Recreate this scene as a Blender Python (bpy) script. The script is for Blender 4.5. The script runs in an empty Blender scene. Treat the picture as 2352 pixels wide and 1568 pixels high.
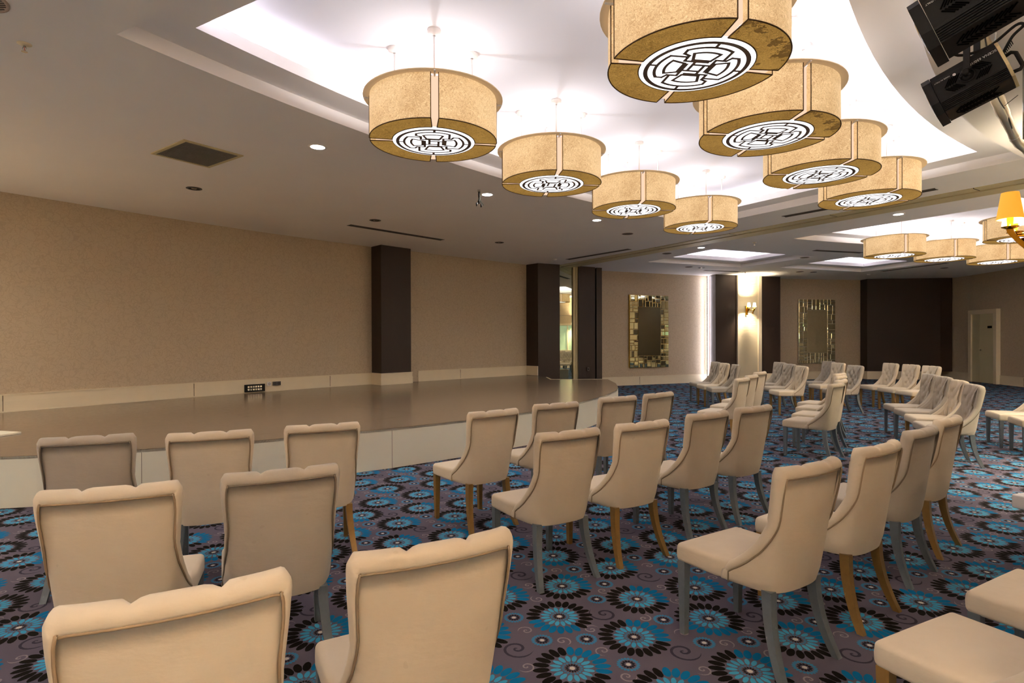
import bpy, bmesh, math, random
from math import pi, sin, cos, radians, sqrt, atan2, exp
from mathutils import Vector, Matrix
from mathutils.geometry import tessellate_polygon
random.seed(7)
SC = bpy.context.scene
COL = SC.collection
# ------------------------------------------------------------------ camera, world, exposure
cam = bpy.data.cameras.new('camera'); cam.sensor_width = 36.0; cam.lens = 1306.7/2352*36
cam.clip_start = 0.05; cam.clip_end = 200
cam_o = bpy.data.objects.new('camera', cam); COL.objects.link(cam_o)
cam_o.matrix_world = (Matrix.Translation((0, 0, 1.55)) @ Matrix.Rotation(pi/2 - .0046, 4, 'X') @ Matrix.Rotation(-.003, 4, 'Z'))
SC.camera = cam_o
world = bpy.data.worlds.new('world'); SC.world = world; world.use_nodes = True
world.node_tree.nodes['Background'].inputs[0].default_value = (.02, .018, .015, 1)
world.node_tree.nodes['Background'].inputs[1].default_value = 1.0
SC.view_settings.view_transform = 'Standard'; SC.view_settings.look = 'None'
SC.view_settings.exposure = 1.48; SC.view_settings.gamma = 1.0
SC.view_settings.use_curve_mapping = False
SC.cycles.use_denoising = True
SC.cycles.use_adaptive_sampling = True; SC.cycles.adaptive_threshold = .04; SC.cycles.max_bounces = 7; SC.cycles.diffuse_bounces = 4; SC.cycles.glossy_bounces = 4
SC.cycles.sample_clamp_indirect = 10.0; SC.cycles.sample_clamp_direct = 0
SC.cycles.caustics_reflective = False; SC.cycles.caustics_refractive = False
# light powers
P_PENDANT = 10.0      # up-light inside each drum lamp
E_COVE = 3.4          # light strips hidden in the ceiling coves
P_DOWN = 58.0         # recessed downlights that are on
P_SCONCE = 6.0

CX, CY = 14.05, -5.4      # centre about which the hall curves
HC = 3.748; H1 = 3.868; H2 = 3.973; HU = 4.15; HS = .48

# ------------------------------------------------------------------ helpers
def lin(c):
    return tuple((x/255/12.92 if x/255 <= .04045 else ((x/255+.055)/1.055)**2.4) for x in c)
def newmesh(name, bm, mat=None, smooth=False):
    me = bpy.data.meshes.new(name); bm.normal_update(); bm.to_mesh(me); bm.free()
    if mat is not None:
        for m in (mat if isinstance(mat, (list, tuple)) else [mat]): me.materials.append(m)
    if smooth:
        for p in me.polygons: p.use_smooth = True
    return me
def link(name, me, parent=None, loc=(0, 0, 0), rot=(0, 0, 0)):
    o = bpy.data.objects.new(name, me); COL.objects.link(o)
    if parent is not None: o.parent = parent
    o.location = loc; o.rotation_euler = rot
    return o
def obj(name, bm, mat=None, parent=None, loc=(0, 0, 0), rot=(0, 0, 0), smooth=False):
    return link(name, newmesh(name, bm, mat, smooth), parent, loc, rot)
def tag(o, label=None, cat=None, group=None, kind=None):
    if label: o['label'] = label
    if cat: o['category'] = cat
    if group: o['group'] = group
    if kind: o['kind'] = kind
    return o
def struct(o): o['kind'] = 'structure'; return o
def thing(name, label, cat, loc=(0, 0, 0), rz=0, group=None):
    o = bpy.data.objects.new(name, None); COL.objects.link(o); o.empty_display_size = .1
    o.location = loc; o.rotation_euler = (0, 0, rz)
    return tag(o, label, cat, group)
def kids(o): return [c for c in bpy.data.objects if c.parent == o]
def box(bm, x0, x1, y0, y1, z0, z1, M=None, mi=0):
    vs = [bm.verts.new((x, y, z)) for z in (z0, z1) for y in (y0, y1) for x in (x0, x1)]
    if M is not None:
        for v in vs: v.co = M @ v.co
    for f in ((0, 2, 3, 1), (4, 5, 7, 6), (0, 1, 5, 4), (2, 6, 7, 3), (0, 4, 6, 2), (1, 3, 7, 5)):
        fc = bm.faces.new([vs[i] for i in f]); fc.material_index = mi
def grid(bm, rows, closed_u=False, closed_v=False, mi=0, smooth=True):
    """rows: list of lists of 3-vectors; quads between them"""
    vr = [[bm.verts.new(p) for p in r] for r in rows]
    nr, nc = len(vr), len(vr[0])
    for i in range(nr if closed_v else nr-1):
        for j in range(nc if closed_u else nc-1):
            a, b, c, d = vr[i][j], vr[i][(j+1) % nc], vr[(i+1) % nr][(j+1) % nc], vr[(i+1) % nr][j]
            try:
                f = bm.faces.new((a, b, c, d)); f.material_index = mi; f.smooth = smooth
            except ValueError: pass
    return vr
def fan(bm, vs, mi=0, smooth=False):
    try:
        f = bm.faces.new(vs); f.material_index = mi; f.smooth = smooth
    except ValueError: pass
def lathe(bm, prof, n=24, M=None, mi=0, smooth=True, cap0=False, cap1=False):
    rows = []
    for r, z in prof:
        rows.append([(r*cos(2*pi*k/n), r*sin(2*pi*k/n), z) for k in range(n)])
    if M is not None: rows = [[M @ Vector(p) for p in r] for r in rows]
    vr = grid(bm, rows, closed_u=True, mi=mi, smooth=smooth)
    if cap0: fan(bm, vr[0][::-1], mi)
    if cap1: fan(bm, vr[-1], mi)
def tube(bm, pts, rad, n=8, mi=0, caps=True, smooth=True):
    pts = [Vector(p) for p in pts]; rows = []
    up = Vector((0, 0, 1)); prev = None
    for i, p in enumerate(pts):
        t = (pts[min(i+1, len(pts)-1)] - pts[max(i-1, 0)]).normalized()
        if prev is None:
            a = up if abs(t.z) < .95 else Vector((1, 0, 0))
            nx = t.cross(a).normalized()
        else:
            nx = (prev - t*prev.dot(t)).normalized()
        prev = nx; ny = t.cross(nx)
        r = rad(i/(len(pts)-1)) if callable(rad) else rad
        rows.append([p + (nx*cos(2*pi*k/n) + ny*sin(2*pi*k/n))*r for k in range(n)])
    vr = grid(bm, rows, closed_u=True, mi=mi, smooth=smooth)
    if caps: fan(bm, vr[0][::-1], mi); fan(bm, vr[-1], mi)
def bar(bm, a, b, w, h, mi=0):
    """box beam from a to b in plan/3D, w wide (horizontal), h high"""
    a, b = Vector(a), Vector(b); t = (b-a); L = t.length; t.normalize()
    s = Vector((0, 0, 1)).cross(t)
    if s.length < 1e-4: s = Vector((1, 0, 0))
    s.normalize(); u = t.cross(s)
    M = Matrix(((t.x, s.x, u.x, a.x), (t.y, s.y, u.y, a.y), (t.z, s.z, u.z, a.z), (0, 0, 0, 1)))
    box(bm, 0, L, -w/2, w/2, -h/2, h/2, M, mi)
def rbox(bm, x0, x1, y0, y1, z0, z1, r, n=6, fn=None, nz=3, mi=0):
    """rounded box from a subdivided cube; fn deforms each point"""
    def pt(p):
        x, y, z = p
        cx = min(max(x, x0+r), x1-r); cy = min(max(y, y0+r), y1-r); cz = min(max(z, z0+r), z1-r)
        d = Vector((x-cx, y-cy, z-cz))
        if d.length > 1e-9: d = d.normalized()*r
        q = Vector((cx, cy, cz)) + d
        return fn(q) if fn else q
    def lv(a, b, m):
        inner = [a+r+(b-a-2*r)*k/m for k in range(m+1)]
        return [a, a+r*.3, a+r*.65] + inner + [b-r*.65, b-r*.3, b]
    X, Y, Z = lv(x0, x1, n), lv(y0, y1, n), lv(z0, z1, nz)
    cache = {}
    def V(i, j, k):
        if (i, j, k) not in cache: cache[(i, j, k)] = bm.verts.new(pt((X[i], Y[j], Z[k])))
        return cache[(i, j, k)]
    a, b, c = len(X)-1, len(Y)-1, len(Z)-1
    def q(*v):
        try:
            f = bm.faces.new(v); f.smooth = True; f.material_index = mi
        except ValueError: pass
    for i in range(a):
        for j in range(b):
            q(V(i, j, 0), V(i, j+1, 0), V(i+1, j+1, 0), V(i+1, j, 0)); q(V(i, j, c), V(i+1, j, c), V(i+1, j+1, c), V(i, j+1, c))
    for i in range(a):
        for k in range(c):
            q(V(i, 0, k), V(i+1, 0, k), V(i+1, 0, k+1), V(i, 0, k+1)); q(V(i, b, k), V(i, b, k+1), V(i+1, b, k+1), V(i+1, b, k))
    for j in range(b):
        for k in range(c):
            q(V(0, j, k), V(0, j, k+1), V(0, j+1, k+1), V(0, j+1, k)); q(V(a, j, k), V(a, j+1, k), V(a, j+1, k+1), V(a, j, k+1))
def poly(bm, outer, z, holes=(), up=True, mi=0):
    loops = [[Vector((x, y, 0)) for x, y in outer]] + [[Vector((x, y, 0)) for x, y in h] for h in holes]
    flat = [p for l in loops for p in l]
    vs = [bm.verts.new((p.x, p.y, z)) for p in flat]
    for t in tessellate_polygon(loops):
        a, b, c = (flat[i] for i in t)
        area = (b-a).cross(c-a).z
        if abs(area) < 1e-9: continue
        if (area > 0) != up: t = t[::-1]
        try: f = bm.faces.new([vs[i] for i in t]); f.material_index = mi
        except ValueError: pass
def prism(bm, pts, z0, z1, mi=0, top=True, bottom=True):
    a = sum(pts[i][0]*pts[(i+1) % len(pts)][1]-pts[(i+1) % len(pts)][0]*pts[i][1] for i in range(len(pts)))
    if a < 0: pts = pts[::-1]
    lo = [bm.verts.new((x, y, z0)) for x, y in pts]; hi = [bm.verts.new((x, y, z1)) for x, y in pts]
    n = len(pts)
    for i in range(n):
        f = bm.faces.new((lo[i], lo[(i+1) % n], hi[(i+1) % n], hi[i])); f.material_index = mi
    if top: poly(bm, pts, z1, up=True, mi=mi)
    if bottom: poly(bm, pts, z0, up=False, mi=mi)
def offset_line(pts, d):
    out = []
    for i, p in enumerate(pts):
        a = Vector(pts[max(i-1, 0)]); b = Vector(pts[min(i+1, len(pts)-1)]); t = (b-a).normalized()
        out.append((p[0]-t.y*d, p[1]+t.x*d))
    return out
def wall_strip(bm, pts, thick, z0, z1, mi=0):
    """solid wall along a polyline; +thick is to the left of travel"""
    o = offset_line(pts, thick)
    for i in range(len(pts)-1):
        prism(bm, [pts[i], pts[i+1], o[i+1], o[i]], z0, z1, mi)

# ------------------------------------------------------------------ materials
class NT:
    def __init__(s, name):
        s.m = bpy.data.materials.new(name); s.m.use_nodes = True; s.t = s.m.node_tree
        s.t.nodes.clear(); s.out = s.t.nodes.new('ShaderNodeOutputMaterial')
    def n(s, typ, ins=None, **kw):
        nd = s.t.nodes.new(typ)
        for k, v in kw.items(): setattr(nd, k, v)
        for k, v in (ins or {}).items(): s.put(nd.inputs[k], v)
        return nd
    def put(s, sock, v):
        if isinstance(v, bpy.types.NodeSocket): s.t.links.new(v, sock)
        else: sock.default_value = v
    def ma(s, op, a, b=None, c=None, clamp=False):
        nd = s.t.nodes.new('ShaderNodeMath'); nd.operation = op; nd.use_clamp = clamp
        for i, v in enumerate((a, b, c)):
            if v is not None: s.put(nd.inputs[i], v)
        return nd.outputs[0]
    def vm(s, op, a, b=None, c=None, scale=None):
        nd = s.t.nodes.new('ShaderNodeVectorMath'); nd.operation = op
        for i, v in enumerate((a, b, c)):
            if v is not None: s.put(nd.inputs[i], v)
        if scale is not None: s.put(nd.inputs['Scale'], scale)
        return nd.outputs['Value'] if op in ('LENGTH', 'DOT_PRODUCT', 'DISTANCE') else nd.outputs[0]
    def mix(s, fac, a, b):
        nd = s.t.nodes.new('ShaderNodeMix'); nd.data_type = 'RGBA'
        s.put(nd.inputs[0], fac); s.put(nd.inputs[6], a); s.put(nd.inputs[7], b)
        return nd.outputs[2]
    def noise(s, scale, detail=3, vec=None, rough=.5, dist=0.0, w='3D'):
        nd = s.n('ShaderNodeTexNoise'); nd.inputs['Scale'].default_value = scale; nd.inputs['Detail'].default_value = detail
        nd.inputs['Roughness'].default_value = rough; nd.inputs['Distortion'].default_value = dist
        if vec is not None: s.put(nd.inputs['Vector'], vec)
        return nd.outputs['Fac']
    def ramp(s, fac, stops):
        nd = s.t.nodes.new('ShaderNodeValToRGB'); s.put(nd.inputs[0], fac); el = nd.color_ramp.elements
        while len(el) < len(stops): el.new(.5)
        for e, (p, c) in zip(el, stops): e.position = p; e.color = tuple(c)+(1,) if len(c) == 3 else c
        return nd.outputs[0]
    def co(s, which='Object'): return s.n('ShaderNodeTexCoord').outputs[which]
    def bsdf(s, **kw):
        b = s.n('ShaderNodeBsdfPrincipled')
        for k, v in kw.items(): s.put(b.inputs[k.replace('_', ' ')], v)
        s.t.links.new(b.outputs[0], s.out.inputs[0]); return b
    def bump(s, h, strength, dist=.01):
        b = s.n('ShaderNodeBump'); b.inputs['Strength'].default_value = strength; b.inputs['Distance'].default_value = dist
        s.put(b.inputs['Height'], h); return b.outputs[0]
def c4(c): return lin(c)+(1,)
def plain(name, rgb, rough=.6, metal=0.0, spec=.5, noise=None, emit=0, emitc=None):
    s = NT(name); col = c4(rgb)
    if noise:
        sc, amt = noise; f = s.noise(sc, 4, s.co())
        d = tuple(x*(1-amt) for x in lin(rgb))+(1,); l = tuple(min(1, x*(1+amt)) for x in lin(rgb))+(1,)
        col = s.mix(f, d, l)
    b = s.bsdf(Base_Color=col, Roughness=rough, Metallic=metal); b.inputs['Specular IOR Level'].default_value = spec
    if emit: s.put(b.inputs['Emission Color'], c4(emitc or rgb)); b.inputs['Emission Strength'].default_value = emit
    return s.m
def emis(name, rgb, st):
    s = NT(name); e = s.n('ShaderNodeEmission', {'Color': c4(rgb), 'Strength': st}); s.t.links.new(e.outputs[0], s.out.inputs[0]); return s.m

def mat_fabric(name, rgb, dark):
    s = NT(name); co = s.co()
    info = s.n('ShaderNodeObjectInfo').outputs['Random']
    off = s.n('ShaderNodeCombineXYZ', {'X': s.ma('MULTIPLY', info, 37.0)}).outputs[0]
    v = s.vm('ADD', co, off)
    blot = s.noise(5.5, 3, v, .6)
    f = s.ma('MULTIPLY_ADD', s.ma('SUBTRACT', blot, .5), 1.6, .35, clamp=True)
    col = s.mix(s.ma('MULTIPLY', f, .45), c4(rgb), c4(dark))
    fine = s.noise(900, 2, co)
    col = s.mix(s.ma('MULTIPLY', fine, .18), col, c4(dark))
    # small soiled marks
    st = s.ma('GREATER_THAN', s.noise(14, 2, v, .4), .765)
    col = s.mix(s.ma('MULTIPLY', st, .10), col, c4((120, 95, 60)))
    cr = s.noise(9, 4, s.vm('MULTIPLY', v, (1, 1, 2.2)), .55)
    h = s.ma('ADD', s.ma('MULTIPLY', cr, .9), s.ma('MULTIPLY', fine, .04))
    b = s.bsdf(Base_Color=col, Roughness=.72); b.inputs['Specular IOR Level'].default_value = .25
    s.put(b.inputs['Normal'], s.bump(h, .32, .012)); b.inputs['Sheen Weight'].default_value = .12
    return s.m
FAB = {'cream': mat_fabric('cream_fabric', (214, 199, 177), (196, 179, 154)),
       'tan': mat_fabric('tan_fabric', (196, 181, 160), (175, 158, 135)),
       'grey': mat_fabric('greige_fabric', (176, 165, 151), (157, 145, 130))}
PIPE = {'cream': plain('cream_piping', (146, 124, 98), .8), 'tan': plain('tan_piping', (124, 106, 84), .8), 'grey': plain('greige_piping', (112, 99, 84), .8)}
def mat_leg(name, rgb, wear):
    s = NT(name); co = s.co(); f = s.noise(40, 3, co)
    w = s.ma('GREATER_THAN', s.noise(30, 4, co, .7), .68)
    col = s.mix(s.ma('MULTIPLY', w, .5), s.mix(f, c4(tuple(int(x*.88) for x in rgb)), c4(rgb)), c4(wear))
    b = s.bsdf(Base_Color=col, Roughness=.38, Metallic=.25); return s.m
LEG = {'grey': mat_leg('blue_grey_lacquer', (108, 115, 121), (160, 158, 150)), 'gold': mat_leg('gold_lacquer', (146, 112, 60), (184, 148, 92))}

def mat_carpet():
    s = NT('floral_carpet'); pos = s.co('Object')
    a = radians(-2.0)
    d = s.vm('SUBTRACT', pos, (.31, 3.56, 0))
    u = s.vm('DOT_PRODUCT', d, (cos(a), sin(a), 0)); v = s.vm('DOT_PRODUCT', d, (-sin(a), cos(a), 0))
    # slight wobble so edges look like cut pile
    wob = s.n('ShaderNodeTexNoise'); wob.inputs['Scale'].default_value = 160; s.put(wob.inputs['Vector'], pos)
    wv = s.vm('SCALE', s.vm('SUBTRACT', wob.outputs['Color'], (.5, .5, .5)), scale=.006)
    uv = s.vm('ADD', s.n('ShaderNodeCombineXYZ', {'X': u, 'Y': v}).outputs[0], wv)
    TU, TV = .825, .89
    def rel(cu, cv):
        return s.vm('WRAP', s.vm('SUBTRACT', uv, (cu, cv, 0)), (TU/2, TV/2, 1), (-TU/2, -TV/2, -1))
    def loc(x, y):
        dx, dy = x-.31, y-3.56; return (dx*cos(a)+dy*sin(a), -dx*sin(a)+dy*cos(a))
    def nearest(cs):
        best = bl = bi = None
        for k, c in enumerate(cs):
            r = rel(*loc(*c)); l = s.vm('LENGTH', r)
            if best is None: best, bl, bi = r, l, 0.0; continue
            t = s.ma('LESS_THAN', l, bl)
            mx = s.n('ShaderNodeMix', data_type='VECTOR'); s.put(mx.inputs[0], t); s.put(mx.inputs[4], best); s.put(mx.inputs[5], r)
            best = mx.outputs[1]; bi = s.ma('ADD', s.ma('MULTIPLY', bi, s.ma('SUBTRACT', 1.0, t)), s.ma('MULTIPLY', t, float(k)))
            bl = s.ma('MINIMUM', l, bl)
        return best, bl, bi
    def ang(r):
        x = s.n('ShaderNodeSeparateXYZ', {0: r}); return s.ma('ARCTAN2', x.outputs[1], x.outputs[0])
    def petals(r, th, n, rc, ra, rb, ph=0.0):
        t = s.ma('MULTIPLY_ADD', th, n/(2*pi), ph+100.0)
        fr = s.ma('SUBTRACT', s.ma('FRACT', t), .5)
        y = s.ma('MULTIPLY', s.ma('MULTIPLY', fr, 2*pi/n), r)
        x = s.ma('SUBTRACT', r, rc)
        e = s.ma('ADD', s.ma('POWER', s.ma('DIVIDE', s.ma('ABSOLUTE', x), ra), 2.0), s.ma('POWER', s.ma('DIVIDE', s.ma('ABSOLUTE', y), rb), 2.0))
        return s.ma('LESS_THAN', e, 1.0), s.ma('FLOOR', t)
    base = s.mix(s.noise(1.6, 3, pos), c4((94, 88, 112)), c4((118, 108, 120)))
    base = s.mix(s.ma('MULTIPLY', s.noise(420, 2, pos), .35), base, c4((150, 138, 140)))
    col = base
    # dark spirals and light spirals
    def spiral(cs, R, turns, wd, colr, mirror_odd=True):
        nonlocal col
        r, l, i = nearest(cs)
        th = ang(r)
        odd = s.ma('MODULO', i, 2.0)
        th = s.ma('MULTIPLY', th, s.ma('SUBTRACT', 1.0, s.ma('MULTIPLY', odd, 2.0))) if mirror_odd else th
        q = s.ma('MULTIPLY', s.ma('POWER', s.ma('DIVIDE', l, R), .62), turns)
        t = s.ma('SUBTRACT', s.ma('SUBTRACT', q, s.ma('DIVIDE', th, 2*pi)), s.ma('MULTIPLY', i, .37))
        w = s.ma('ABSOLUTE', s.ma('SUBTRACT', s.ma('FRACT', s.ma('ADD', t, 50.5)), .5))
        thick = s.ma('MULTIPLY_ADD', s.ma('DIVIDE', l, R), -wd*.9, wd*1.5)
        m = s.ma('MULTIPLY', s.ma('LESS_THAN', w, thick), s.ma('LESS_THAN', l, R))
        m = s.ma('MULTIPLY', m, .8)
        col = s.mix(m, col, colr)
    spiral([(.05, 3.73), (.514, 3.199)], .085, 1.9, .13, c4((50, 46, 62)))
    spiral([(.449, 2.82), (.065, 2.684), (.524, 2.605), (.149, 3.385), (.728, 3.146), (.419, 3.027), (.071, 3.017), (.254, 2.912)], .045, 1.7, .12, c4((176, 162, 166)))
    # small flowers
    r, l, i = nearest([(.50, 3.38), (.58, 3.59), (.38, 2.93), (.83, 3.13), (.15, 2.92)])
    th = ang(r)
    m, _ = petals(l, th, 20, .047, .0095, .0066); col = s.mix(m, col, c4((64, 150, 196)))
    m, _ = petals(l, th, 12, .0255, .0085, .006); col = s.mix(m, col, c4((38, 32, 40)))
    col = s.mix(s.ma('LESS_THAN', l, .0115), col, c4((236, 226, 216)))
    # large flowers
    r, l, i = nearest([(.31, 3.56), (.74, 3.38), (.26, 3.17), (.63, 2.95)])
    th = ang(r)
    n = 22
    m, idx = petals(l, th, n, .148, .039, .0192)
    dirs = s.ma('ADD', s.ma('MULTIPLY', s.ma('COMPARE', i, 2.0, .1), radians(250)), s.ma('MULTIPLY', s.ma('SUBTRACT', 1.0, s.ma('COMPARE', i, 2.0, .1)), radians(48)))
    pa = s.ma('MULTIPLY', s.ma('SUBTRACT', idx, 99.5), 2*pi/n)
    teal = s.ma('GREATER_THAN', s.ma('COSINE', s.ma('SUBTRACT', pa, dirs)), .55)
    pc = s.mix(teal, c4((24, 19, 9)), c4((0, 126, 180)))
    col = s.mix(m, col, pc)
    m, idx = petals(l, th, 16, .080, .0255, .0118)
    bl = s.mix(s.noise(1.1, 2, pos), c4((26, 170, 228)), c4((104, 196, 226)))
    col = s.mix(m, col, bl)
    m, _ = petals(l, th, 18, .0445, .0065, .0055, .5); col = s.mix(m, col, c4((70, 150, 190)))
    m, _ = petals(l, th, 14, .0265, .0075, .005); col = s.mix(m, col, c4((38, 28, 24)))
    col = s.mix(s.ma('LESS_THAN', l, .0135), col, c4((240, 228, 214)))
    pile = s.noise(650, 3, pos)
    col = s.mix(s.ma('MULTIPLY_ADD', pile, .4, .24), col, (0.008, .007, .008, 1))
    b = s.bsdf(Base_Color=col, Roughness=.95); b.inputs['Specular IOR Level'].default_value = .04
    s.put(b.inputs['Normal'], s.bump(pile, .35, .004))
    return s.m
M_CARPET = mat_carpet()

def mat_paper(name, base, fig, scale=1.0):
    """wallpaper with a faint scrolling damask figure"""
    s = NT(name); co = s.co()
    w = s.vm('ADD', co, s.vm('SCALE', s.vm('SUBTRACT', s.n('ShaderNodeTexNoise', {'Scale': 4.5*scale, 'Vector': co}).outputs['Color'], (.5, .5, .5)), scale=.35/scale))
    v = s.n('ShaderNodeTexVoronoi', {'Vector': w, 'Scale': 6.5*scale}, feature='DISTANCE_TO_EDGE').outputs['Distance']
    v2 = s.n('ShaderNodeTexVoronoi', {'Vector': w, 'Scale': 13*scale}, feature='F1').outputs['Distance']
    ring = s.ma('LESS_THAN', s.ma('ABSOLUTE', s.ma('SUBTRACT', v2, .42)), .05)
    line = s.ma('MAXIMUM', s.ma('LESS_THAN', v, .045), ring)
    soft = s.ma('MULTIPLY', line, s.ma('MULTIPLY_ADD', s.noise(30, 2, co), .4, .05))
    col = s.mix(soft, c4(base), c4(fig))
    fib = s.noise(120, 3, s.vm('MULTIPLY', co, (1, 1, .25)))
    col = s.mix(s.ma('MULTIPLY', fib, .14), col, c4(tuple(int(x*.8) for x in base)))
    # faint scuffs
    sc = s.ma('GREATER_THAN', s.noise(1.7, 5, s.vm('MULTIPLY', co, (1, 1, 2.5)), .75), .70)
    col = s.mix(s.ma('MULTIPLY', sc, .10), col, c4((120, 84, 52)))
    rough = s.ma('MULTIPLY_ADD', line, -.12, .58)
    b = s.bsdf(Base_Color=col, Roughness=rough); s.put(b.inputs['Normal'], s.bump(soft, .15, .003))
    return s.m
M_PAPER = mat_paper('damask_wallpaper', (200, 182, 156), (152, 130, 102), 1.25)
def mat_dark():
    s = NT('dark_ribbed_vinyl'); co = s.co()
    st = s.n('ShaderNodeTexWave', {'Vector': co, 'Scale': 26.0, 'Distortion': 1.2, 'Detail': 2.0}, bands_direction='DIAGONAL').outputs['Fac']
    gr = s.noise(60, 3, s.vm('MULTIPLY', co, (3, 3, .12)))
    col = s.mix(gr, c4((42, 29, 21)), c4((60, 43, 32)))
    b = s.bsdf(Base_Color=col, Roughness=.5); s.put(b.inputs['Normal'], s.bump(gr, .3, .003)); return s.m
M_DARK = mat_dark()
M_CEIL = plain('ceiling_plaster', (244, 240, 238), .85, noise=(1.3, .03))
M_WHITE = plain('cove_plaster', (234, 234, 242), .8)
M_TRIM = plain('ivory_skirting', (236, 222, 194), .45, noise=(6, .04))
M_TRIMD = plain('skirting_joint', (96, 80, 58), .8)
M_BLACK = plain('black_enamel', (13, 13, 14), .55, spec=.3, noise=(60, .15))
M_BLACK2 = plain('black_slot', (1, 1, 1), .9, spec=.05)
M_BRASS = plain('polished_brass', (226, 170, 48), .18, 1.0)
M_CHROME = plain('chrome', (200, 200, 200), .15, 1.0)
M_CREAMMETAL = plain('cream_metal', (206, 192, 150), .5, .1)
M_VENT = plain('dark_grille', (92, 86, 82), .6)
M_SLOT = plain('vent_shadow', (30, 27, 24), .9)
M_MIRROR = plain('mirror_glass', (214, 214, 190), .015, 1.0)
M_MIRROR2 = plain('antique_mirror_glass', (206, 204, 168), .03, 1.0)
M_GREEN = plain('green_wire', (60, 110, 70), .5)
E_WHITE = emis('lamp_white', (255, 250, 244), 14.0)
E_COVEM = emis('cove_strip', (250, 244, 255), E_COVE)
E_COVEW = emis('cove_strip_warm', (255, 226, 190), E_COVE)
def mat_stage():
    s = NT('stage_laminate'); co = s.co()
    gr = s.noise(14, 4, s.vm('MULTIPLY', co, (.35, 5, 1)), .6, 1.0)
    col = s.mix(gr, c4((112, 94, 76)), c4((146, 126, 104)))
    rot = s.n('ShaderNodeMapping', {'Vector': co, 'Rotation': (0, 0, radians(-48))}).outputs[0]
    br = s.n('ShaderNodeTexBrick', {'Vector': rot, 'Scale': 1.0, 'Mortar Size': .006, 'Brick Width': 3.4, 'Row Height': 1.6})
    col = s.mix(br.outputs['Fac'], col, c4((60, 48, 38)))
    rg = s.ma('MULTIPLY_ADD', s.noise(30, 3, co), .12, .15)
    b = s.bsdf(Base_Color=col, Roughness=rg); b.inputs['Specular IOR Level'].default_value = .55; return s.m
M_STAGE = mat_stage()
M_RISER = plain('stage_riser_board', (232, 226, 206), .55, noise=(2.0, .03))
def mat_shade(name, hi, lo, st, stain=False):
    """fibre paper lamp shade lit from inside"""
    s = NT(name); co = s.co()
    w = s.vm('ADD', co, s.vm('SCALE', s.vm('SUBTRACT', s.n('ShaderNodeTexNoise', {'Scale': 9.0, 'Detail': 3.0, 'Vector': co}).outputs['Color'], (.5, .5, .5)), scale=.5))
    f1 = s.noise(26, 5, w, .75, 2.5); f2 = s.noise(3.2, 3, co)
    f = s.ma('MULTIPLY_ADD', s.ma('SUBTRACT', f1, .5), 3.2, s.ma('MULTIPLY_ADD', f2, .7, .12), clamp=True)
    col = s.mix(f, c4(lo), c4(hi))
    if stain:
        n_ = s.noise(5.5, 5, s.vm('ADD', co, (3.1, 1.7, 0)), .7); m = s.ma('GREATER_THAN', n_, .56)
        col = s.mix(s.ma('MULTIPLY', m, .8), col, c4((84, 58, 22)))
    b = s.bsdf(Base_Color=s.mix(.5, col, c4((60, 45, 25))), Roughness=.7)
    s.put(b.inputs['Emission Color'], col); b.inputs['Emission Strength'].default_value = st
    return s.m
M_SHADE = mat_shade('fibre_shade', (248, 214, 162), (166, 126, 76), .34)
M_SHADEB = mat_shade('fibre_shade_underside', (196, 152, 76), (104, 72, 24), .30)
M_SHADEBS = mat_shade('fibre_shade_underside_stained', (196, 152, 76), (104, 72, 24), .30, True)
M_SEAM = plain('shade_seam', (92, 66, 36), .8)
M_FLANGE = plain('shade_flange', (226, 200, 160), .6, emit=.06)
M_GLOW = emis('opal_diffuser', (255, 250, 252), .72)
M_INNER = emis('inner_glow', (255, 214, 182), .38)
M_LATT = plain('fret_lattice', (120, 98, 84), .8)
M_ROD = plain('white_rod', (240, 236, 234), .5)
M_YSHADE = plain('amber_shade', (236, 176, 84), .8, emit=.25, emitc=(255, 176, 44))
M_WSHADE = emis('bright_shade', (255, 240, 205), 1.6)
M_DOOR = plain('door_paint', (214, 204, 164), .5)
M_PLASTIC = plain('clear_wrap', (196, 186, 162), .25, .3)

# ------------------------------------------------------------------ room outline
def pol(r, deg, cx=CX, cy=CY): return (cx+r*cos(radians(deg)), cy+r*sin(radians(deg)))
LEFTW = [pol(25.75, a) for a in (176, 172, 168, 164, 160, 156, 152)] + [(-7.55, 8.42), (-7.1, 9.05), (-6.65, 9.68), (-5.95, 10.62), (-5.2, 11.55), (-4.1, 12.78), (-3.32, 13.58)]
LEFTW2 = [(-3.32, 13.58), (-2.38, 14.36), (-1.4, 15.3), (.45, 16.93)]
ENDW = [(.45, 16.93), (1.2, 17.95), (2.62, 18.3)]
FARW = [(2.62, 18.3), (2.9, 18.44), (5.79, 19.66), (7.2, 20.22)]
FARW2 = [(7.2, 20.22), (9.5, 20.95), (9.9, 21.1), (13.6, 21.75), (16.3, 21.6)]
RIGHTW = [(16.3, 21.6), (16.26, 20.2), (16.1, 18.75), (15.95, 17.7), (15.85, 13.0), (15.85, 7.9)]
INNERW = [pol(13.25, a) for a in range(82, 177, 4)]
REARW = [INNERW[-1], LEFTW[0]]
OUTL = LEFTW + LEFTW2[1:] + ENDW[1:] + FARW[1:] + FARW2[1:] + RIGHTW[1:] + INNERW
bm = bmesh.new(); poly(bm, OUTL, 0, up=True); struct(obj('floor', bm, M_CARPET))
for nm, pts in (('wall_left', LEFTW), ('wall_left_end', LEFTW2), ('wall_corner', ENDW), ('wall_far', FARW), ('wall_far_right', FARW2), ('wall_right', RIGHTW), ('wall_inner', [RIGHTW[-1]]+INNERW), ('wall_rear', REARW)):
    bm = bmesh.new(); wall_strip(bm, pts, .2, 0, HC if nm != 'wall_inner' else HC); struct(obj(nm, bm, M_PAPER))

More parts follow.
